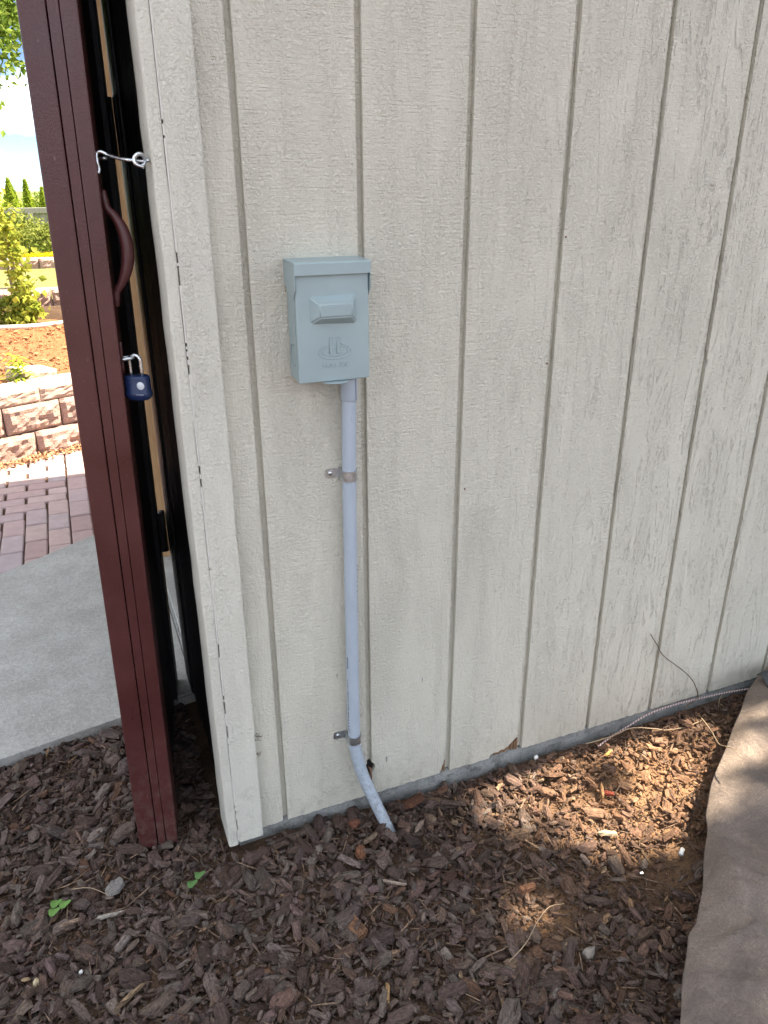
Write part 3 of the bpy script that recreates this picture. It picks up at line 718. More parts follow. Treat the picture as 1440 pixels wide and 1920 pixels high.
# ------------------------------------------------------------------ conduit and its straps
CP = catmull([(.1668, -.0225, 1.002), (.1660, -.0225, .95), (.1630, -.0225, .80), (.1602, -.0225, .45), (.1595, -.0225, .215), (.1625, -.0245, .160), (.1735, -.0335, .100), (.1915, -.050, .040), (.2210, -.0785, -.048), (.2450, -.102, -.115)], 8)
con = empty('conduit', (.22, -.08, -.05)); tag(con, 'pale blue grey plastic conduit running from the outlet box into the mulch', 'conduit')
tube('pipe', CP, .01335, 'pvc', con, 24)
tube('coupling', [(.1666, -.0225, .955), (.1667, -.0225, .9565), (.1671, -.0225, .990), (.1672, -.0225, 1.0005)], [.0146, .0155, .0155, .0155], 'pvc', con, 24)
box('coupling_seam', .1746, .1752, -.0366, -.034, .958, 1.0, 'ink', con)
def pipe_print():
    rng = random.Random(3); bm = bmesh.new()
    def mark(z, ang, l, w=.0011):
        P = min(CP, key=lambda q: abs(q.z-z)); c = Vector((P.x, P.y, z)); r = .01355
        a = math.radians(ang); d = Vector((math.cos(a), -math.sin(a), 0)); t = Vector((-d.y, d.x, 0))
        q = c+d*r; vs = [bm.verts.new(q+t*i*w*.5+Vector((0, 0, j*l*.5))+d*e) for e in (-.001, .0001) for i, j in ((-1, -1), (1, -1), (1, 1), (-1, 1))]
        for f in ((4, 5, 6, 7), (0, 1, 5, 4), (1, 2, 6, 5), (2, 3, 7, 6), (3, 0, 4, 7)): bm.faces.new([vs[k] for k in f])
    z = .41
    for k in range(6): mark(z, 158, .0022, .004); z -= .0048
    z = .355
    while z > .215: mark(z, 160, rng.uniform(.0015, .005), .0018); z -= rng.uniform(.005, .009)
    z = .62
    while z > .48: mark(z, 22, rng.uniform(.0015, .005), .0014); z -= rng.uniform(.006, .012)
    from_bm('printed_marks', bm, 'ink', con)['kind'] = 'stuff'
pipe_print()
def strap(z, cx, label):
    o = empty('conduit_strap', (.128, 0, z)); tag(o, label, 'pipe strap', 'metal straps holding the conduit')
    R = .0141; cy = -.0225
    arc = [(cx-R, -.0012), (cx-R, -.012)] + [(cx-R*math.cos(a), cy-R*math.sin(a)) for a in np.linspace(0, math.pi, 18)] + [(cx+R, -.010)]
    def ribbon(name, c, hw, round_end=False):
        bm = bmesh.new(); A = []; n = len(c); th = .0013
        for i in range(n):
            t = Vector((c[min(i+1, n-1)][0]-c[max(i-1, 0)][0], c[min(i+1, n-1)][1]-c[max(i-1, 0)][1], 0)).normalized(); nn = Vector((t.y, -t.x, 0))
            p = Vector((*c[i], z)); h = Vector((0, 0, hw*(.62 if round_end and i == 0 else .9 if round_end and i == 1 else 1)))
            A.append([bm.verts.new(p+h), bm.verts.new(p-h), bm.verts.new(p-h+nn*th), bm.verts.new(p+h+nn*th)])
        for i in range(n-1):
            for j in range(4): bm.faces.new((A[i][j], A[i][(j+1) % 4], A[i+1][(j+1) % 4], A[i+1][j]))
        bm.faces.new(A[0]); bm.faces.new(A[-1]); return from_bm(name, bm, 'zinc', o)
    ribbon('band', arc, .0098)
    ribbon('tab', [(cx-.0405, -.0004), (cx-.0385, -.0004), (cx-.034, -.0004), (cx-.0152, -.0004)], .0092, True)
    sc = disc('screw', (cx-.0305, -.0016, z), (0, -1, 0), .0046, .0030, 'steel', o, 16, .35)
strap(.812, .1632, 'shiny upper metal strap clamping the conduit halfway up the wall')
strap(.197, .1600, 'dull lower metal strap clamping the conduit just above its bend')
w_ = tube('cable', catmull([(.203, .012, .074), (.2045, -.001, .078), (.2055, -.004, .06), (.2035, -.0035, .025), (.203, -.004, -.01), (.201, -.008, -.075)], 6), .0024, 'wire_brown', None, 8)
tag(w_, 'thin brown cable hanging out of the burnt hole behind the conduit', 'cable')

# ------------------------------------------------------------------ landscape fabric
def fabric():
    E = catmull([(x, y, 0) for x, y in FAB], 14); nu = len(E); W = Vector((.63, -.777, 0)); vs = [0, .005, .012] + [.024+.0135*i for i in range(36)] + [.55, .65, .8, .95]
    bm = bmesh.new(); R = []
    for i, e in enumerate(E):
        row = []
        for j, v in enumerate(vs):
            p = e + W*v
            t = min(1, v/.05)
            z = .030 + .026*math.sin(t*math.pi/2) + .018*min(1, v/.3)
            fold = .014*math.sin(p.x*19+p.y*7)*math.sin(p.y*13-1.3) + .012*math.sin((p.x*.8+p.y)*16+.7)*min(1, v/.12) + .005*math.sin(p.x*47-p.y*31) + .022*(1-abs(math.sin(p.x*9.5+p.y*4+.4+.8*math.sin(p.y*9))))**14*min(1, v/.1) + .020*(1-abs(math.sin(p.x*5-p.y*11+1.7+.7*math.sin(p.x*13))))**16*min(1, v/.06) + .009*(1-abs(math.sin(p.x*23+p.y*17+1.2*math.sin(p.y*21))))**9*min(1, v/.08)
            crease = .022*math.exp(-((p.x-p.y*.35-.93)/.02)**2)*min(1, v/.05) + .020*math.exp(-((p.y+.60+.25*(p.x-.8))/.012)**2)*min(1, v/.08)
            row.append(bm.verts.new((p.x+.002*math.sin(i*.6), p.y, z+fold*t+crease)))
        R.append(row)
    for i in range(nu-1):
        for j in range(len(vs)-1): bm.faces.new((R[i][j], R[i+1][j], R[i+1][j+1], R[i][j+1]))
    o = from_bm('landscape_fabric', bm, 'fabric', None, True); tag(o, 'dusty brown landscape fabric sheet lying over the mulch on the right', 'fabric sheet')
    md = o.modifiers.new('sub', 'SUBSURF'); md.levels = 1; md.render_levels = 1
    md = o.modifiers.new('th', 'SOLIDIFY'); md.thickness = .005; md.offset = -1
    bm = bmesh.new(); R = []
    for i in range(9):
        a = Vector((1.335, -.050, .062)).lerp(Vector((1.72, -.052, .055)), i/8); b = Vector((1.300, -.125, .085)).lerp(Vector((1.72, -.29, .075)), i/8)
        R.append([bm.verts.new(a.lerp(b, k/5)+Vector((0, 0, .010*math.sin(k*1.1+i*.8)))) for k in range(6)])
    for i in range(8):
        for k in range(5): bm.faces.new((R[i][k], R[i+1][k], R[i+1][k+1], R[i][k+1]))
    q = from_bm('turned_back_corner', bm, 'fabric_black', o, True); q['label'] = 'dark underside of the sheet turned back at the wall'
    md = q.modifiers.new('th', 'SOLIDIFY'); md.thickness = .004
fabric()

# ------------------------------------------------------------------ rope, roots and twigs
rp = tube('rope', catmull([(1.41, -.050, -.012), (1.352, -.030, -.005), (1.284, -.022, -.001), (1.206, -.020, .005), (1.093, -.019, .011), (1.003, -.018, .006), (.927, -.022, -.012), (.869, -.028, -.024), (.826, -.036, -.034)], 10), .0023, 'rope', None, 10, True)
tag(rp, 'pink and white braided cord lying along the foot of the siding', 'rope')
def twig(pts, r, mat, label, cat='twig', seg=7):
    a = catmull(pts, 6); n = len(a); rng = random.Random(len(pts)*31+int(r*1e5))
    a = [p+Vector((rng.uniform(-1, 1), rng.uniform(-1, 1), rng.uniform(-1, 1)))*r*.35 for p in a]
    o = tube(cat if cat == 'root' else 'twig', a, [r*(1.15-.5*i/n)*rng.uniform(.85, 1.15) for i in range(n)], mat, None, seg); tag(o, label, cat); return o
twig([(1.150, -.035, -.058), (1.128, -.024, -.036), (1.124, -.021, -.006), (1.160, -.020, .010), (1.150, -.020, .050), (1.112, -.016, .102), (1.028, -.012, .175), (1.000, -.010, .215), (.97, -.010, .258)], .0017, 'dark_twig', 'thin dark rootlet curling up the siding above the rope')
twig([(.80, -.018, -.030), (.868, -.030, -.020), (.93, -.032, -.010), (.985, -.045, -.018), (1.03, -.06, -.026), (1.09, -.066, -.030), (1.145, -.062, -.030)], .0017, 'root', 'long pale root lying just below the rope', 'root')
twig([(1.255, -.018, -.005), (1.245, -.022, -.020), (1.243, -.026, -.045)], .0013, 'root', 'short forked straw hanging under the rope near the fabric corner')
twig([(1.145, -.062, -.022), (1.12, -.12, -.012), (1.09, -.175, -.002), (1.045, -.235, .050), (1.01, -.285, .092), (.985, -.325, .108)], .0015, 'root', 'thin pale root reaching from the sunlit mulch onto the fabric edge', 'root')
twig([(.30, -.47, -.030), (.345, -.455, -.020), (.39, -.425, -.018), (.43, -.405, -.020), (.465, -.405, -.026)], .0009, 'root', 'thin curved straw arching over the mulch at the bottom right')
twig([(-.46, .02, -.03), (-.42, .0, -.022), (-.385, -.03, -.026)], .0009, 'root', 'bent pale straw on the mulch left of the door foot')

# ------------------------------------------------------------------ garden beyond the path
def split_block_mesh(name, L, H, Dp, mat, seed, amp=.012, cap=False):
    """block with a rough split front (front towards -Y), origin at the middle of its base"""
    rng = np.random.default_rng(seed); bm = bmesh.new(); nx_, nz_ = 12, 7
    gridv = []
    for j in range(nz_+1):
        row = []
        for i in range(nx_+1):
            e = min(i, nx_-i, j, nz_-j); d = 0 if e == 0 else amp*(.5+rng.uniform(0, 1.))
            row.append(bm.verts.new((-L/2+L*i/nx_, -d, H*j/nz_)))
        gridv.append(row)
    for j in range(nz_):
        for i in range(nx_): bm.faces.new((gridv[j][i], gridv[j][i+1], gridv[j+1][i+1], gridv[j+1][i]))
    b = [bm.verts.new(p) for p in ((-L/2, Dp, 0), (L/2, Dp, 0), (L/2, Dp, H), (-L/2, Dp, H))]
    bm.faces.new([gridv[-1][i] for i in range(nx_+1)] + [b[2], b[3]])
    bm.faces.new([gridv[0][i] for i in range(nx_, -1, -1)] + [b[0], b[1]])
    bm.faces.new([gridv[j][0] for j in range(nz_, -1, -1)][::-1] + [b[3], b[0]])
    bm.faces.new([gridv[j][nx_] for j in range(nz_, -1, -1)] + [b[1], b[2]]); bm.faces.new((b[1], b[0], b[3], b[2]))
    bmesh.ops.recalc_face_normals(bm, faces=bm.faces); me = bpy.data.meshes.new(name); bm.to_mesh(me); bm.free(); me.materials.append(M[mat]); return me
def retaining():
    w = empty('retaining_wall', (-.6, 3.05, -.04)); tag(w, 'pink split-face block retaining wall behind the brick path', 'retaining wall')
    blocks = [split_block_mesh('block', .294, .146, .20, 'block', s, .022) for s in (1, 2, 3)]; caps = [split_block_mesh('cap_stone', .296, .075, .235, 'cap', s, .007) for s in (4, 5)]
    def curve(s):      # along the wall, s = 0 at X about -.72
        x = -.72+.93*s; y = 2.975 + .37*s + .10*max(0, s-.5)**2 - .10*min(0, s+.3)**2; return x, y, math.atan2(.37+.2*max(0, s-.5)-.2*min(0, s+.3), .93)
    for c in range(2):
        for i in range(-7, 6):
            x, y, a = curve(.3*i+(.22 if c == 1 else .06)); o = link('block', blocks[(i+c) % 3], None, w)
            o.location = Vector((x-math.sin(a)*.012*c, y+math.cos(a)*.022*c, -.04+.148*c))-w.location; o.rotation_euler = (0, 0, a+random.uniform(-.02, .02))
    for i in range(-7, 6):
        x, y, a = curve(.3*i+.12); o = link('cap_stone', caps[i % 2], None, w)
        o.location = Vector((x+math.sin(a)*.005, y+.028, .2575))-w.location; o.rotation_euler = (0, 0, a+random.uniform(-.03, .03))
    # two loose stones left standing on the bed edge
    for (x, y, rz, ry, nm, lb) in ((-.47, 3.42, .5, .12, 'edging_stone', 'loose tan block tilted on the edge of the orange mulch bed'),):
        o = link(nm, caps[0].copy(), None, None); o.location = (x, y, .262); o.rotation_euler = (0, ry, rz); o.scale = (.7, .8, 1.3); tag(o, lb, 'stone')
    # second, lower wall at the back of the bed
    w2 = empty('retaining_wall', (-.5, 5.7, .25)); tag(w2, 'low pale block wall with a flat board at the back of the orange bed', 'retaining wall')
    for c in range(2):
        for i in range(-5, 5):
            o = link('block', blocks[(i+c) % 3], None, w2); o.location = Vector((-.35+.3*i+.15*c, 5.75+.02*c, .24+.148*c-.0))-w2.location
    box('top_board', -2.0, 1.2, 5.50, 5.64, .335, .36, 'edging', w2, .004)
    # far kerb wall at the top of the lawn
    w3 = empty('stone_kerb', (-.5, 8.9, .4)); tag(w3, 'low rough stone kerb between the lawn and the flower border', 'kerb')
    for i in range(-8, 6):
        o = link('block', blocks[i % 3], None, w3); o.location = Vector((-.3+.3*i, 8.9+random.uniform(-.02, .02), .40))-w3.location
retaining()
def sheet(name, x0, x1, ys, zf, mat, nx=40):
    xs = np.linspace(x0, x1, nx); X, Y = np.meshgrid(xs, ys); V = np.stack([X, Y, zf(X, Y)], -1).reshape(-1, 3); i = (np.arange(len(ys)-1)[:, None]*nx+np.arange(nx-1)[None]).ravel()
    return tag(big_mesh(name, V, np.stack([i, i+1, i+1+nx, i+nx], 1), mat, smooth=True), kind='structure')
sheet('mulch_bed', -3, 1.5, np.linspace(3.29, 5.38, 40), lambda x, y: .275+.06*np.clip((y-3.3)/1.8, 0, 1)+.012*wob(x, y)+.010*wob(x, y, 4.)+.006*wob(x, y, 9.)+.012, 'orange_mulch', 120)
sheet('lawn', -6, 4, np.linspace(5.85, 9.0, 24), lambda x, y: .436+.006*wob(x, y), 'lawn_grass')
ed = tube('garden_edging', catmull([(-2.2, 4.75, .345), (-1.4, 5.05, .36), (-.9, 5.10, .36), (-.55, 5.04, .36), (-.25, 5.12, .36), (.4, 5.25, .36), (1.2, 5.3, .36)], 6), .018, 'edging'); tag(ed, 'pale curved edging strip at the back of the orange mulch bed', 'edging')
def fence():
    f = empty('fence', (-.5, 16, -.8)); tag(f, 'weathered grey board fence at the end of the garden', 'fence')
    bm = bmesh.new(); bm_box(bm, -.068, .068, -.01, .01, 0, 1.62, .003); bmesh.ops.recalc_face_normals(bm, faces=bm.faces); me = bpy.data.meshes.new('board'); bm.to_mesh(me); bm.free(); me.materials.append(M['fence_wood'])
    for i in range(-34, 24):
        o = link('board', me, None, f); o.location = Vector((-.5+.146*i, 16+random.uniform(-.003, .003), -.79+random.uniform(-.01, .01)))-f.location
    box('top_rail', -5.6, 3.1, 15.94, 16.07, .845, .945, 'fence_wood', f, .005)
    box('rail', -5.6, 3.1, 15.955, 15.985, .55, .64, 'fence_wood', f, .004)
    for i in range(-3, 3): box('post', -.62+1.75*i, -.53+1.75*i, 15.90, 15.953, -.82, .845, 'fence_wood', f, .004)
fence()
def tree(name, label, cat, crown_pts, lsize, ca, cb, trunk, limbs=(), group=None, aspect=.55):
    b = trunk[0]; t = empty(name, b[0]); tag(t, label, cat, group)
    tv, tf = [], []
    for pts, r0, r1 in (trunk[1:] and [(trunk[0], trunk[1], trunk[2])] or []) + list(limbs):
        a = catmull(pts, 6); v, f, _ = tube_geo(a, list(np.linspace(r0, r1, len(a))), 9); k = len(tv); tv += v; tf += [tuple(q+k for q in ff) for ff in f]
    mesh('trunk', tv, tf, 'bark', t, True)
    leaves('crown', crown_pts, lsize, leafcol(len(crown_pts), ca, cb), 'leaf', t, aspect)
    return t
def cone_pts(n, c, r, h):
    u = RNG.uniform(0, 1, n)**.75; a = RNG.uniform(0, 2*math.pi, n); rr = r*(1-u)**.85*RNG.uniform(.55, 1.05, n)*(1+.18*np.sin(a*5+u*9))
    return np.c_[c[0]+rr*np.cos(a), c[1]+rr*np.sin(a), c[2]+u*h]
for i, (x, y, r, h, lb) in enumerate(((-1.55, 20.2, .85, 2.45, 'tall bright green cypress at the left above the fence'), (-1.02, 20.6, .50, 2.2, 'second bright green cypress from the left above the fence'),
                                       (-.66, 21.0, .42, 2.18, 'slim pointed cypress in the middle above the fence'), (-.30, 20.8, .42, 2.0, 'short cypress nearest the maroon door above the fence'))):
    tree('cypress_tree', lb, 'tree', cone_pts(4200, (x, y, -.7), r*(1+.15*math.sin(i*2.1)), h), .10, (.22, .32, .03), (.46, .52, .07), ([(x, y, -.82), (x, y, 0), (x, y, .9)], .07, .02), group='cypresses behind the fence', aspect=.3)
# broad tree behind the cypresses
P = clumps(5000, (.3, 24, .4), (1.3, .9, .85), 40, cs=.35)
tree('garden_tree', 'rounded yellow green tree behind the fence beside the door', 'tree', P, .13, (.16, .24, .05), (.34, .38, .10), ([(.3, 24, -.82), (.3, 24, 0), (.3, 24, .6)], .1, .03))
# leafy tree reaching into the top left corner
P = clumps(34000, (-1.56, 9.6, 3.62), (1.55, 1.5, 1.75), 130, cs=.31)
tree('shade_tree', 'leafy green tree hanging over the garden at the top left', 'tree', P, .095, (.12, .20, .03), (.30, .38, .09),
     ([(-2.5, 9.7, .35), (-2.45, 9.7, 1.4), (-2.2, 9.65, 2.6), (-1.9, 9.6, 3.8)], .11, .03), [([(-2.25, 9.65, 2.4), (-1.5, 9.5, 2.95), (-.8, 9.5, 3.2)], .04, .01), ([(-2.1, 9.6, 3.0), (-2.4, 9.3, 3.8), (-2.6, 9.2, 4.6)], .04, .01)])
# hedge of separate shrubs in front of the fence
for i, (x, y, rx, rz, zc, lb) in enumerate(((-1.55, 11.2, .55, .42, .62, 'tall loose green shrub at the left end of the flower border'), (-.72, 11.6, .42, .40, .55, 'dense yellow green shrub in the middle of the flower border'), (-.12, 11.3, .46, .34, .52, 'rounded yellow green shrub beside the maroon door'), (.6, 11.5, .5, .4, .55, 'green shrub at the right end of the flower border'))):
    P = clumps(2600, (x, y, zc), (rx, .4, rz), 26, cs=.4)
    tree('shrub', lb, 'shrub', P, .065, (.16, .21, .04), (.36, .37, .10), ([(x, y, -.05), (x, y, .2), (x, y, zc)], .03, .012), group='shrubs in the flower border')
def flowers(x, y, z, n, col, lb, w=.16, h=.16):
    t = empty('flower_plant', (x, y, z)); tag(t, lb, 'flowers')
    P = np.c_[RNG.normal(x, w*.45, 260), RNG.normal(y, w*.4, 260), z+RNG.uniform(.0, h*.8, 260)]; leaves('foliage', P, .045, leafcol(260, (.10, .17, .03), (.22, .30, .06)), 'leaf', t)
    P = np.c_[RNG.normal(x, w*.45, n), RNG.normal(y, w*.4, n), z+h*RNG.uniform(.6, 1.1, n)]; leaves('petals', P, .045, leafcol(n, col, tuple(min(1, c*1.15) for c in col)), 'leaf', t, .9)
flowers(-.62, 9.25, .40, 160, (.75, .52, .02), 'left clump of yellow flowers behind the stone kerb')
flowers(-.45, 9.25, .40, 160, (.75, .50, .02), 'middle clump of yellow flowers behind the stone kerb')
flowers(-.29, 9.22, .40, 160, (.78, .55, .02), 'right clump of yellow flowers behind the stone kerb')
flowers(-1.02, 9.3, .45, 120, (.62, .22, .30), 'clump of pink flowers at the left of the border', .16, .62)
flowers(-.95, 9.3, .40, 10, (.7, .7, .5), 'low dark leafy plant left of the yellow flowers', .25, .3)
# metal trellis with a climbing vine at the left of the bed
def trellis():
    t = empty('trellis', (-.85, 5.25, .3)); tag(t, 'thin pale garden trellis at the left edge behind the orange bed', 'trellis')
    for x in (-1.15, -.60): tube('trellis_post', [(x, 5.3, .3), (x+.04*(1 if x < -.8 else -1), 5.3, 1.32)], .011, 'fence_wood', t, 8)
    for z in (.50, .62, .88, 1.06, 1.12): tube('trellis_bar', [(-1.14, 5.3, z), (-.62, 5.3, z-.01)], .007, 'edging', t, 6)
    v = empty('vine', (-.56, 5.2, .3)); tag(v, 'yellow green climbing vine growing up the trellis post', 'vine')
    st = [(-.56, 5.2, .3), (-.53, 5.2, .55), (-.57, 5.22, .80), (-.60, 5.24, 1.02), (-.68, 5.26, 1.2), (-.80, 5.28, 1.34)]
    a = catmull(st, 8); tube('stem', a, .006, 'root', v, 6)
    A = np.array(a); n = 900; k = RNG.integers(0, len(A), n); P = A[k]+RNG.normal(size=(n, 3))*np.array([.055, .05, .04])
    leaves('foliage', P, .05, leafcol(n, (.22, .28, .04), (.46, .46, .08)), 'leaf', v, .8)
    P = clumps(700, (-.62, 5.25, .42), (.20, .12, .11), 14, cs=.4); q = empty('leafy_plant', (-.62, 5.25, .33)); tag(q, 'low yellow green leafy plant at the foot of the trellis', 'plant')
    leaves('foliage', P, .05, leafcol(700, (.18, .24, .04), (.42, .42, .08)), 'leaf', q, .7)
trellis()
def lily(x, y, z, label, nst=4):
    t = empty('lily_plant', (x, y, z)); tag(t, label, 'plant'); V, F = [], []; C = []
    for s in range(nst):
        bx, by = x+random.uniform(-.07, .07), y+random.uniform(-.05, .05); H = random.uniform(.12, .22); lx, ly = random.uniform(-.04, .06), random.uniform(-.05, .02)
        for k in range(15):
            u = (k+1)/15; a = k*2.4; L = .11*(1.1-.55*u); p = Vector((bx+lx*u, by+ly*u, z+H*u)); d = Vector((math.cos(a), math.sin(a), .35)); sd = Vector((-math.sin(a), math.cos(a), 0))
            q = [p-sd*.006, p+sd*.006, p+d*L*.5+sd*.009, p+d*L*.5-sd*.009, p+d*L+Vector((0, 0, -.03))]; b = len(V); V += q; F += [(b, b+1, b+2), (b, b+2, b+3), (b+3, b+2, b+4)]
            c = leafcol(1, (.20, .30, .03), (.42, .46, .06))[0]; C += [c]*5
    big_mesh('foliage', np.array([tuple(v) for v in V]), np.array(F), 'leaf', np.array(C), None, t)
lily(-.60, 3.38, .29, 'spiky yellow green plant on top of the pink block wall')
lily(-.82, 3.45, .29, 'second spiky green plant at the left picture edge on the block wall')

# ------------------------------------------------------------------ wood chips
def chip_template(rng, n=8, aspect=.5, thick=.28):
    ang = np.sort((np.arange(n)+rng.uniform(-.33, .33, n))/n*2*np.pi); r = rng.uniform(.78, 1.12, n)
    ex = .7; x = np.sign(np.cos(ang))*np.abs(np.cos(ang))**ex*r; y = np.sign(np.sin(ang))*np.abs(np.sin(ang))**ex*r*aspect
    bend = rng.uniform(-.18, .28)
    top = np.c_[x*rng.uniform(.72, .98, n), y*rng.uniform(.62, .98, n), thick*rng.uniform(.5, 1.1, n)+bend*x*x*.4]
    mid = np.c_[x, y, -thick*rng.uniform(.0, .5, n)+bend*x*x*.4]; ridge = np.array([[rng.uniform(-.35, .35), rng.uniform(-.1, .1), thick*rng.uniform(.9, 1.4)]])
    bot = np.array([[0, 0, -thick*.9]])
    V = np.concatenate([top, mid, ridge, bot]); F = []
    for i in range(n):
        j = (i+1) % n; F += [(i, j, 2*n), (n+i, n+j, j), (n+i, j, i), (n+j, n+i, 2*n+1)]
    return V, np.array(F)
def scatter(name, P, size, cols, tilt, rng, aspects=(.35, .6), n=8, parent=None, mat='chip', thick=(.16, .34), ntemp=14):
    T = [chip_template(rng, n, rng.uniform(*aspects), rng.uniform(*thick)) for _ in range(ntemp)]
    N = len(P); tid = rng.integers(0, ntemp, N); Vs, Fs, Cs, Ls = [], [], [], []; off = 0
    yaw = rng.uniform(0, 2*np.pi, N); ax = rng.normal(0, tilt, N); ay = rng.normal(0, tilt, N)
    for k in range(ntemp):
        idx = np.where(tid == k)[0]
        if not len(idx): continue
        V, F = T[k]; m_ = len(idx); s = size[idx][:, None, None]; W = V[None]*s
        cx, sx, cy, sy, cz, sz = np.cos(ax[idx]), np.sin(ax[idx]), np.cos(ay[idx]), np.sin(ay[idx]), np.cos(yaw[idx]), np.sin(yaw[idx])
        x, y, z = W[..., 0], W[..., 1], W[..., 2]
        y, z = y*cx[:, None]-z*sx[:, None], y*sx[:, None]+z*cx[:, None]; x, z = x*cy[:, None]+z*sy[:, None], -x*sy[:, None]+z*cy[:, None]
        x, y = x*cz[:, None]-y*sz[:, None], x*sz[:, None]+y*cz[:, None]
        Q = np.stack([x, y, z], -1)+P[idx][:, None]; nv = len(V)
        Vs.append(Q.reshape(-1, 3)); Fs.append((F[None]+(np.arange(m_)*nv)[:, None, None]+off).reshape(-1, 3)); off += m_*nv
        Cs.append(np.repeat(cols[idx], nv, 0)); Ls.append((W+rng.uniform(-9, 9, (m_, 1, 3))).reshape(-1, 3))
    return big_mesh(name, np.concatenate(Vs), np.concatenate(Fs), mat, np.concatenate(Cs), np.concatenate(Ls), parent)
CHIPC = np.array([(.070, .042, .030), (.088, .055, .041), (.056, .037, .029), (.110, .064, .043), (.130, .104, .086), (.125, .066, .042), (.175, .146, .124), (.17, .092, .055), (.27, .17, .10), (.36, .25, .15)])
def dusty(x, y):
    """dry tan soil on the chips, with sun-patch light painted in as paler tan"""
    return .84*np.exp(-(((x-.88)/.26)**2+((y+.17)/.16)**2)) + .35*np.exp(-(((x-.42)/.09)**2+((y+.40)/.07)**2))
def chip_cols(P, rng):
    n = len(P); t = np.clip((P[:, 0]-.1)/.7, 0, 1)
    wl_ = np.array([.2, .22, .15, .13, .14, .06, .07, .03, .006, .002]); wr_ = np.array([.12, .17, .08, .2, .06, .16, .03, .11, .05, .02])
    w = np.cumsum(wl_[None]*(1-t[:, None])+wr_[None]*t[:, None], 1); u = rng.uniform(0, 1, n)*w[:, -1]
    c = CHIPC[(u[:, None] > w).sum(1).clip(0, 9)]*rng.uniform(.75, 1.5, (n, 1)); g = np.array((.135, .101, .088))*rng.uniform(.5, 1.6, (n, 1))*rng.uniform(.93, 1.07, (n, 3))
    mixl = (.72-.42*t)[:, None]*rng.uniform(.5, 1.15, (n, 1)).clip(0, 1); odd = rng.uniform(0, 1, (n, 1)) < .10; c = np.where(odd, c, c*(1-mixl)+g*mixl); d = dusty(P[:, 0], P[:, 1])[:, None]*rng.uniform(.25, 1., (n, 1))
    return c*(1-d)+d*np.array((.50, .275, .148))*rng.uniform(.75, 1.2, (n, 1))  # dust tan is lightened so the chip colour carries part of the sunlight
def in_mulch(x, y):
    front = (y < .006); left = (x < -.118) & (y < .607+.19*x+.02)
    ok = (front | left) & (fab_v(x, y) < .16) & ~((x > -.14) & (x < -.05) & (y > -.03))
    return ok
def bare(x, y):
    """bare soil patches show between the chips on the right"""
    return np.maximum(np.exp(-(((x-.72)/.13)**2+((y+.42)/.07)**2)), .8*np.exp(-(((x-.40)/.07)**2+((y+.42)/.05)**2)))+.55*np.exp(-(((x-.86)/.2)**2+((y+.22)/.12)**2))+.5*np.exp(-(((x+.5)/.12)**2+((y+.28)/.06)**2))
def mulch():
    rng = np.random.default_rng(5)
    def pts(n, keep=1.):
        n = int(n*1.22); x = rng.uniform(-1.5, 1.5, n); y = rng.uniform(-.92, .62, n); k = in_mulch(x, y) & (rng.uniform(0, 1, n) > keep*bare(x, y)); return x[k], y[k]
    # large pieces
    x, y = pts(31000, .97); n = len(x); s = .0096*np.exp(rng.normal(0, .58, n)); s = np.clip(s, .004, .034)
    s *= 1-.22*np.clip((x-.3)/.5, 0, 1)
    lay = rng.uniform(-.2, 1, n); P = np.c_[x, y, gz(x, y)+lay*.016+.003]; wall = (y > -.012) & (x > -.1); P[wall, 1] -= .014
    tip = rng.uniform(0, 1, n) < .004; aa = rng.uniform(0, 2*np.pi, n); P[tip] = np.c_[.226+.026*np.cos(aa), -.088+.026*np.sin(aa), -.036+rng.uniform(0, .012, n)][tip]
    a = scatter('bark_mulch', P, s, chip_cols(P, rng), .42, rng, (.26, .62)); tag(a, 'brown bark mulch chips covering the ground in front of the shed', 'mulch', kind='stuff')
    # slivers
    x, y = pts(9500, .8); n = len(x); s = np.clip(.0135*np.exp(rng.normal(0, .4, n)), .005, .030); P = np.c_[x, y, gz(x, y)+rng.uniform(0, 1.1, n)*.012]; P[(y > -.02) & (x > -.1), 1] -= .02
    c = chip_cols(P, rng); q = rng.uniform(0, 1, n) > .94; c[q] = CHIPC[8]*rng.uniform(.7, 1.2, (q.sum(), 1))
    b = scatter('bark_sliver_litter', P, s, c, .30, rng, (.10, .22), 6, thick=(.05, .14)); tag(b, 'thin bark slivers and splinters strewn among the mulch', 'mulch', kind='stuff')
    # loose fibres
    x, y = pts(5200, .2); n = len(x); s = np.clip(.016*np.exp(rng.normal(0, .45, n)), .006, .036); P = np.c_[x, y, gz(x, y)+rng.uniform(.3, 1.4, n)*.013]; P[(y > -.03) & (x > -.1), 1] -= .03
    c = np.array((.22, .15, .105))*rng.uniform(.35, 1.7, (n, 1)); e = scatter('bark_fibre_litter', P, s, c, .22, rng, (.03, .07), 5, thick=(.02, .05)); tag(e, 'loose bark fibres and straw scattered over the mulch', 'mulch', kind='stuff')
    # crumbs and dust
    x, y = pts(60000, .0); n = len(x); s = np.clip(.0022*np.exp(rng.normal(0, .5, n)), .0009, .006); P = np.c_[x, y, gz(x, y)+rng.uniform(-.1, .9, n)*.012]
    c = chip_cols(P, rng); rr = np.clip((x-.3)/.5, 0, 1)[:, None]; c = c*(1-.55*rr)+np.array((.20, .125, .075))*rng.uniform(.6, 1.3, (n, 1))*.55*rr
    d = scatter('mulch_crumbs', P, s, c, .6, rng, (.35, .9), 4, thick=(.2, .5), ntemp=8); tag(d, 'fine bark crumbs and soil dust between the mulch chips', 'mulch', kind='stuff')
mulch()
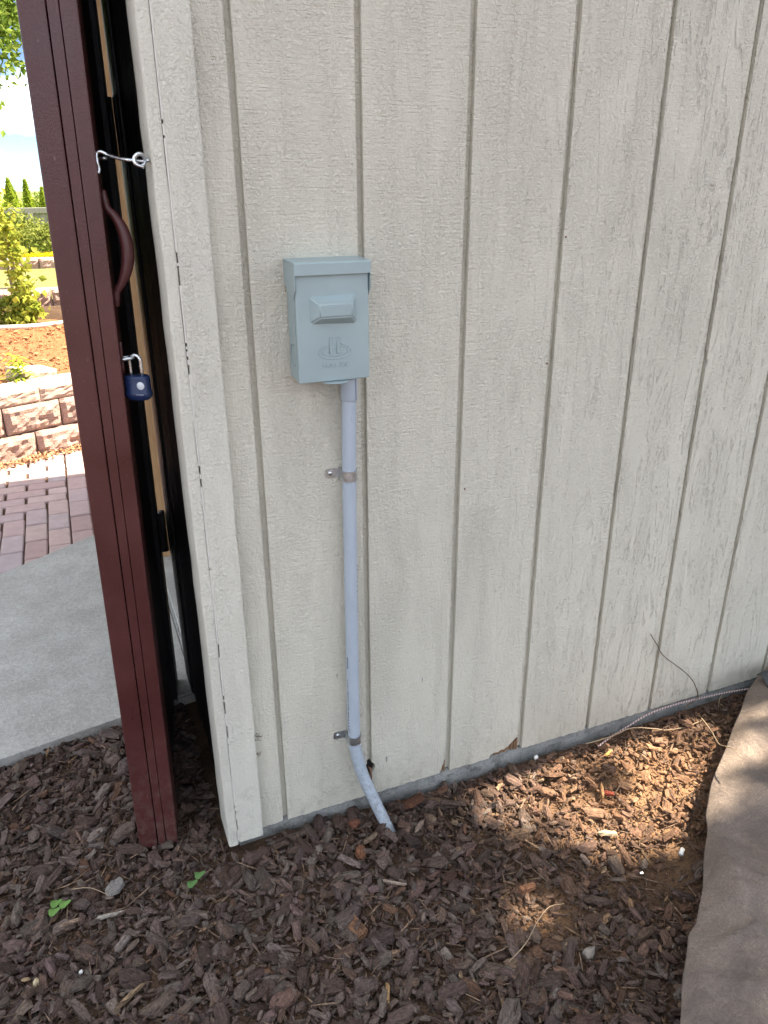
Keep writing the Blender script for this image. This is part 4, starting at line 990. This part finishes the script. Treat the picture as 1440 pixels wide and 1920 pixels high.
def far_litter():
    rng = np.random.default_rng(8); n = 1500; x = rng.uniform(-1.4, .2, n); y = rng.uniform(3.3, 5.1, n); z = .287+.06*np.clip((y-3.3)/1.8, 0, 1)+.012*wob(x, y)
    P = np.c_[x, y, z+.008]; c = np.array((.44, .21, .10))*rng.uniform(.45, 1.35, (n, 1)); o = scatter('bed_chips', P, np.clip(.012*np.exp(rng.normal(0, .4, n)), .005, .03), c, .3, rng, (.25, .6), 6); tag(o, 'orange wood chips lying on the raised bed', 'mulch', kind='stuff')
    n = 1100; s = rng.uniform(-.8, 1.0, n); x = -.72+.93*s; y = 2.975+.37*s-np.abs(rng.normal(0, .05, n))-.01; P = np.c_[x, y, -.028+rng.uniform(.0, .02, n)]
    c = np.array((.60, .34, .19))*rng.uniform(.5, 1.3, (n, 1)); o = scatter('leaf_litter', P, rng.uniform(.005, .018, n), c, .5, rng, (.2, .7), 6); tag(o, 'dry orange leaf litter along the foot of the block wall', 'leaf litter', kind='stuff')
far_litter()

# pieces in the mulch that stand out
def piece(name, label, cat, x, y, L, w, t, rz, col, seed, dz=.010, tilt=(.05, .1), n=10, mat='chip'):
    rng = np.random.default_rng(seed); V, F = chip_template(rng, n, w/L, t/L*1.4); V = V*L*.5
    me = bpy.data.meshes.new(name); me.from_pydata([tuple(v) for v in V], [], [tuple(map(int, f)) for f in F]); me.update()
    a = me.attributes.new('col', 'FLOAT_COLOR', 'POINT'); a.data.foreach_set('color', np.tile(np.array([*col, 1], np.float32), len(V)))
    a = me.attributes.new('loc', 'FLOAT_VECTOR', 'POINT'); a.data.foreach_set('vector', (V+seed).astype(np.float32).ravel())
    o = link(name, me, mat); o.location = (x, y, float(gz(x, y))+dz); o.rotation_euler = (tilt[0], tilt[1], rz); tag(o, label, cat); return o
B = 'bark chip'; S = 'wood splinter'
piece('bark_slab', 'large flat reddish bark slab against the footing right of the conduit', B, .300, -.030, .075, .046, .012, .35, (.13, .060, .036), 1, .022, (-.5, .1))
piece('bark_chip', 'round rust coloured bark piece below the conduit bend', B, .133, -.124, .034, .026, .014, 1.1, (.22, .10, .055), 2, .016)
piece('wood_splinter', 'pale grey wood block beside the end of the conduit', S, .287, -.098, .044, .011, .009, .65, (.34, .25, .20), 3, .018)
piece('wood_splinter', 'thin pale stick lying flat in the middle of the mulch', S, .170, -.222, .052, .006, .005, -.55, (.40, .31, .25), 4, .018)
piece('wood_splinter', 'whitish weathered stick on the grey mulch left of the door foot', S, -.385, -.075, .060, .008, .006, .02, (.45, .40, .34), 5, .018)
piece('wood_splinter', 'brown flat stick left of the whitish stick', S, -.455, -.060, .048, .009, .006, .10, (.30, .21, .15), 6, .016)
piece('wood_splinter', 'long tan stick near the lower left of the mulch', S, -.365, -.255, .075, .008, .007, .62, (.33, .23, .14), 7, .018)
piece('wood_splinter', 'bright yellow splinter at the edge of the sunlit mulch', S, .838, -.062, .032, .009, .005, .40, (.56, .34, .11), 8, .020)
piece('wood_splinter', 'upright tan splinter in the middle of the sunlit mulch', S, .742, -.165, .056, .010, .007, 1.0, (.42, .24, .12), 9, .022)
piece('bark_chip', 'bright red bark chip in the sunlit mulch', B, .748, -.180, .028, .013, .008, -.5, (.42, .10, .06), 10, .022)
piece('wood_splinter', 'short tan splinter beside the lower sun patch', S, .352, -.350, .030, .008, .005, .8, (.46, .28, .13), 11, .018)
piece('bark_chip', 'reddish brown wood block right of the lower sun patch', B, .418, -.345, .050, .018, .012, .05, (.20, .10, .06), 12, .020)
piece('wood_splinter', 'small yellow brown splinter near the bottom edge of the picture', S, .068, -.432, .046, .009, .006, 1.2, (.40, .25, .12), 13, .018)
piece('bark_chip', 'pale silvery bark piece on the mulch below the door foot', B, -.372, -.010, .052, .030, .010, 1.0, (.26, .24, .22), 14, .018)
piece('bark_chip', 'curled cream coloured leaf of bark on the right of the sunlit mulch', B, .664, -.285, .046, .016, .006, -.35, (.56, .44, .28), 15, .022)
piece('bark_chip', 'long dark pointed bark strip under the siding left of the conduit', B, .032, -.085, .085, .022, .010, -1.0, (.075, .048, .038), 16, .016)
piece('bark_chip', 'reddish bark chip on the mulch left of the conduit end', B, .150, -.042, .034, .024, .010, .3, (.20, .085, .055), 17, .018)
piece('wood_splinter', 'tan split piece of wood near the right edge beside the fabric', S, .595, -.455, .040, .010, .006, 1.0, (.36, .22, .12), 18, .018)
piece('pebble', 'smooth grey brown pebble in the mulch near the bottom right', 'pebble', .452, -.508, .026, .022, .018, .4, (.2, .18, .16), 19, .016, n=14, mat='pebble').data.shade_smooth()
piece('pebble', 'small tan pebble in the mulch at the lower left', 'pebble', -.523, -.170, .016, .012, .010, 1.2, (.4, .3, .2), 20, .016, n=14, mat='tan_pebble').data.shade_smooth()
piece('pebble', 'tiny white pebble in the mulch at the lower left', 'pebble', -.447, -.175, .008, .007, .006, .2, (.7, .7, .7), 21, .018, n=12, mat='white_bit').data.shade_smooth()
piece('foam_scrap', 'white nugget against the footing right of the broken plank', 'pebble', .648, -.018, .014, .010, .008, .2, (.7, .7, .7), 22, .030, n=12, mat='white_bit').data.shade_smooth()
pe = tube('plastic_plug', [(.772, -.398, -.028), (.784, -.390, -.024)], .0048, 'white_bit', None, 14); tag(pe, 'small white plastic plug lying on the sunlit soil', 'plug')
fo = piece('foil_scrap', 'small shiny metal scrap on the bare soil near the fabric', 'scrap', .665, -.395, .024, .010, .004, -.4, (.6, .6, .6), 23, .016, n=7, mat='steel')
def sprout(x, y, label, n, col):
    z = float(gz(x, y))+.012; t = empty('weed_sprout', (x, y, z)); tag(t, label, 'sprout')
    for k in range(n):
        a = k*2.1+x*9; c = Vector((x+.013*math.cos(a), y+.013*math.sin(a), z+.014+.003*k)); tube('stem', [(x, y, z-.01), c], .0007, 'root', t, 5)
        V = [c] + [c+Vector((.011*math.cos(b)*(1+.25*math.cos(3*b)), .009*math.sin(b)*(1+.25*math.cos(3*b)), .003*math.cos(2*b))) for b in np.linspace(0, 2*math.pi, 13)[:-1]]
        V = np.array([tuple(v) for v in V]); F = np.array([(0, i+1, (i+1) % 12+1) for i in range(12)]); big_mesh('leaf', V, F, 'leaf', np.tile(np.array(col), (13, 1)), None, t)
sprout(-.482, -.020, 'small light green clover sprout in the mulch left of the door', 3, (.20, .36, .10))
sprout(-.218, -.055, 'small green and yellow sprout in front of the corner board', 2, (.15, .28, .10))

# ------------------------------------------------------------------ unseen tree up-sun, its crown cut open to shape the sun patches
PATCH = [[(.42, -.05), (.57, .03), (.81, .03), (1.02, .01), (1.22, -.05), (1.25, -.16), (1.07, -.36), (.90, -.46), (.80, -.40), (.64, -.385), (.50, -.27), (.41, -.17)],
         [(.33, -.33), (.43, -.29), (.485, -.385), (.41, -.45), (.335, -.41)], [(.58, -.47), (.66, -.50), (.65, -.55), (.56, -.53)],
         [(.76, -.55), (.86, -.53), (.90, -.62), (.72, -.68)], [(-.63, -.11), (-.57, -.13), (-.56, -.08), (-.61, -.06)]]
def in_poly(px, py, poly):
    r = np.zeros(len(px), bool); n = len(poly)
    for i in range(n):
        x0, y0 = poly[i]; x1, y1 = poly[(i+1) % n]
        c = ((y0 > py) != (y1 > py)); xi = (x1-x0)*(py-y0)/(y1-y0+1e-12)+x0; r ^= c & (px < xi)
    return r
def canopy():
    rng = np.random.default_rng(21); c = np.array((4.75, -.95, 6.2)); n = 36000
    P = np.concatenate([clumps(n//2, c, (2.6, 1.75, 1.15), 170, rng, .35), c+(lambda d: d/np.linalg.norm(d, axis=1)[:, None]*rng.uniform(0, 1, (n//2, 1))**(1/3))(rng.normal(size=(n//2, 3)))*np.array((2.55, 1.7, 1.1))])
    k = (P[:, 2]+.03)/SUN.z; gx_, gy_ = P[:, 0]-SUN.x*k, P[:, 1]-SUN.y*k
    gx_ = gx_+.03*wob(P[:, 0]*3, P[:, 1]*3); gy_ = gy_+.02*wob(P[:, 0]*3+4, P[:, 1]*3)
    hit = np.zeros(len(P), bool)
    for p in PATCH: hit |= in_poly(gx_, gy_, p)
    P = P[~hit | (rng.uniform(0, 1, len(P)) < np.where(fab_v(gx_, gy_) > .02, .11, .012))]  # drops leaves whose shadow would cover the chosen sun patches
    tree('unseen_shade_tree', 'unseen leafy tree right of the shed wall, crown cut open to shape the sun patches', 'tree', P, .115, (.06, .11, .02), (.13, .20, .04),
         ([(7.4, -1.6, -.1), (7.3, -1.55, 2.), (6.9, -1.4, 4.), (6.2, -1.2, 5.6)], .17, .07), [([(6.8, -1.4, 4.2), (5.6, -1.2, 5.4), (4.2, -1.3, 6.1)], .06, .015), ([(6.9, -1.4, 3.8), (6.2, -.6, 5.2), (5.4, -.1, 6.2)], .05, .015)], aspect=.8)
canopy()
